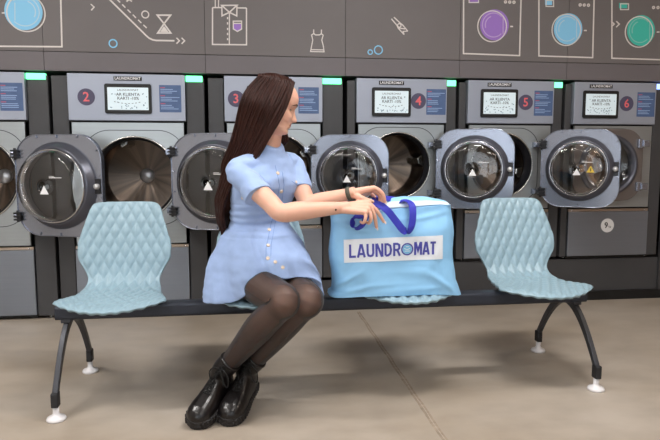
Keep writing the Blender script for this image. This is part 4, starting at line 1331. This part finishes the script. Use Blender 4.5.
# --- boots
def boot(A, K, yaw_d, L, roll, h0=.118):
    d = V((yaw_d[0], yaw_d[1], 0)).normalized(); s_ = UZ.cross(d)
    up = (K-A).normalized()
    prof = [(0, .022), (.03, .034), (.12, .041), (.25, .043), (.38, .044), (.5, .049), (.62, .055), (.75, .057), (.85, .054), (.93, .044), (.98, .029), (1.012, .009)]
    left = [(L*t, w) for t, w in prof]; right = [(L*t, -w) for t, w in reversed(prof)]
    def frame(pitch):
        # foot frame: x along the foot, y across, z up; the ankle point stays at A
        R = Matrix(((d.x, s_.x, 0), (d.y, s_.y, 0), (0, 0, 1))).to_4x4() @ Matrix.Rotation(radians(pitch), 4, 'Y') @ Matrix.Rotation(radians(roll), 4, 'X')
        R.translation = A - (R.to_3x3() @ V((L*.25, 0, h0)))
        return R
    lo, hi = 0, 60
    for _ in range(30):
        m_ = (lo+hi)/2; T = frame(m_)
        if min((T @ V((x, y, 0))).z for x, y in left+right) > 0: lo = m_
        else: hi = m_
    T = frame(lo)
    m = MB()
    def sec(t, w, h, z0=.026, n=28):
        out = []
        for i in range(n):
            a = 2*pi*i/n; ca, sa_ = cos(a), sin(a)
            y = w*1.1*(abs(ca)**.8)*(1 if ca > 0 else -1)
            z = z0+(h*(max(0, sa_)**.85) if sa_ > 0 else -.008*abs(sa_)**.5)
            out.append(T @ V((L*t, y, z)))
        return out
    S_ = [(.0, .018, .060), (.03, .030, .085), (.12, .036, .105), (.25, .038, .112), (.38, .039, .098), (.5, .042, .080), (.62, .046, .066), (.75, .048, .058), (.85, .046, .052), (.93, .038, .042), (.98, .024, .030), (1.0, .010, .016)]
    m.rings([sec(*x) for x in S_])
    back = T.to_3x3() @ V((-1, 0, 0))
    top = A+up*.075
    m.tube([T @ V((L*.20, 0, .05)), T @ V((L*.21, 0, .085)), A+back*.004+up*.015, top], [.040, .045, .044, .0455], n=32, sub=5)
    bo = fused(recalc(m), 'boot', ['leather'], who, .0034, 3)
    so = MB(); so.prism(left+right, .016, T @ Matrix.Translation((0, 0, .018)))
    P_ = left+right
    so.prism([p for p in P_ if p[0] < L*.32], .018, T); so.prism([p for p in P_ if p[0] > L*.45], .018, T)
    for t in range(16):
        for sg in (-1, 1):
            x = L*(.05+.9*t/15); w = interp([(a, b) for a, b in prof], t/15*.9+.05)
            so.box((x-.0045, sg*w-.004, .003), (x+.0045, sg*w+.004, .030), 0, T)
    so.build('sole', 'sole', bo, bevel=.002)
    bv = BVHTree.FromPolygons([v.co+worg(who) for v in bo.data.vertices], [tuple(p.vertices) for p in bo.data.polygons])
    def snap(p, lift):
        q, n_, _, _ = bv.find_nearest(p); return q+n_*lift
    la = MB(); n = 9; Ls = []; Rs = []
    fwd = T.to_3x3() @ V((1, 0, .2)); sy_ = T.to_3x3() @ V((0, 1, 0))
    for i in range(n):
        u = i/(n-1)
        if u < .5:
            c = T @ V((L*(.62-.40*u), 0, .10+.07*u))
        else:
            c = (A+up*(.005+.065*(u-.5)*2))+fwd*.05
        for sg, lst in ((1, Ls), (-1, Rs)): lst.append(snap(c+sy_*sg*.019, .002))
    for i in range(n):
        mid = snap((Ls[i]+Rs[i])/2+fwd*.01+UZ*.01, .003)
        la.tube([Ls[i], mid, Rs[i]], .0026, n=6, sub=3)
        if i < n-1:
            m1 = snap((Ls[i]+Rs[i+1])/2+fwd*.01+UZ*.01, .004); m2 = snap((Rs[i]+Ls[i+1])/2+fwd*.01+UZ*.01, .004)
            la.tube([Ls[i], m1, Rs[i+1]], .0022, n=6, sub=3); la.tube([Rs[i], m2, Ls[i+1]], .0022, n=6, sub=3)
    b0 = snap((Ls[-2]+Rs[-2])/2+fwd*.01, .006)
    for sg in (-1, 1):
        la.tube([b0, b0+sy_*sg*.022+UZ*.010+fwd*.012, b0+sy_*sg*.042-UZ*.012+fwd*.014, b0+sy_*sg*.038-UZ*.050+fwd*.010, b0+sy_*sg*.024-UZ*.046+fwd*.012, b0+fwd*.004], .0026, n=6, sub=5)
        la.tube([b0, b0+sy_*sg*.014-UZ*.02+fwd*.012, b0+sy_*sg*.020-UZ*.055+fwd*.014], .0024, n=6, sub=4)
    la.build('laces', 'lace', bo)
    cl = MB(); q = up.to_track_quat('Z', 'Y').to_matrix().to_4x4(); q.translation = top
    cl.lathe([(.038, -.004), (.046, -.003), (.0475, .003), (.0455, .008), (.038, .007)], 32, q); cl.build('boot_collar', 'leather', bo)
    return T
boot(RA, RK, (-.52, -.85), .264, -10)
boot(LA, LK, (-.40, -.92), .272, -6)
# ------------------------------------------------------------------ lights and camera
def area(name, loc, rot, sx, sy, power, col):
    l = bpy.data.lights.new(name, 'AREA'); l.shape = 'RECTANGLE'; l.size = sx; l.size_y = sy; l.energy = power; l.color = col
    o = bpy.data.objects.new(name, l); COL.objects.link(o); o.location = loc; o.rotation_euler = rot; return o
w = bpy.data.worlds.new('w'); SC.world = w; w.use_nodes = True
w.node_tree.nodes['Background'].inputs[0].default_value = (.80, .90, 1.0, 1); w.node_tree.nodes['Background'].inputs[1].default_value = .8
for x, pw_ in ((-2.2, 48), (.8, 36), (3.8, 6)):
    area('daylight', (x, YF-.25, 1.55), (radians(90), 0, 0), 2.6, 2.4, pw_, (.90, .95, 1.0))
for yy, q in ((-1.4, .6), (.3, .9), (2.0, 1.75)):
    for x in (-1.9, .9, 3.6):
        lp = empty('ceiling_light', (x, yy, CZ), 'flat ceiling light panel above the room', 'ceiling light', 'ceiling light panels')
        MB().box((x-.62, yy-.17, CZ-.05), (x+.62, yy+.17, CZ-.001)).build('lamp_housing', 'frame_dark', lp)
        MB().box((x-.59, yy-.14, CZ-.055), (x+.59, yy+.14, CZ-.05)).build('diffuser', 'lamp_diffuser', lp)
        area('panel_light', (x, yy, CZ-.06), (0, 0, 0), 1.15, .26, (31 if x < 3 else 10)*q, (1.0, .96, .93) if x < 3 else (1.0, .82, .66))

cam = bpy.data.cameras.new('camera'); co = bpy.data.objects.new('camera', cam); COL.objects.link(co)
cam.sensor_width = 36; cam.lens = 615/660*36; cam.clip_start = .05
co.location = (0, 0, 1.05); co.rotation_euler = (radians(84), 0, radians(-7.9))
SC.camera = co
vs_ = SC.view_settings; vs_.view_transform = 'Standard'; vs_.look = 'None'; vs_.exposure = -.05; vs_.gamma = 1; vs_.use_curve_mapping = False
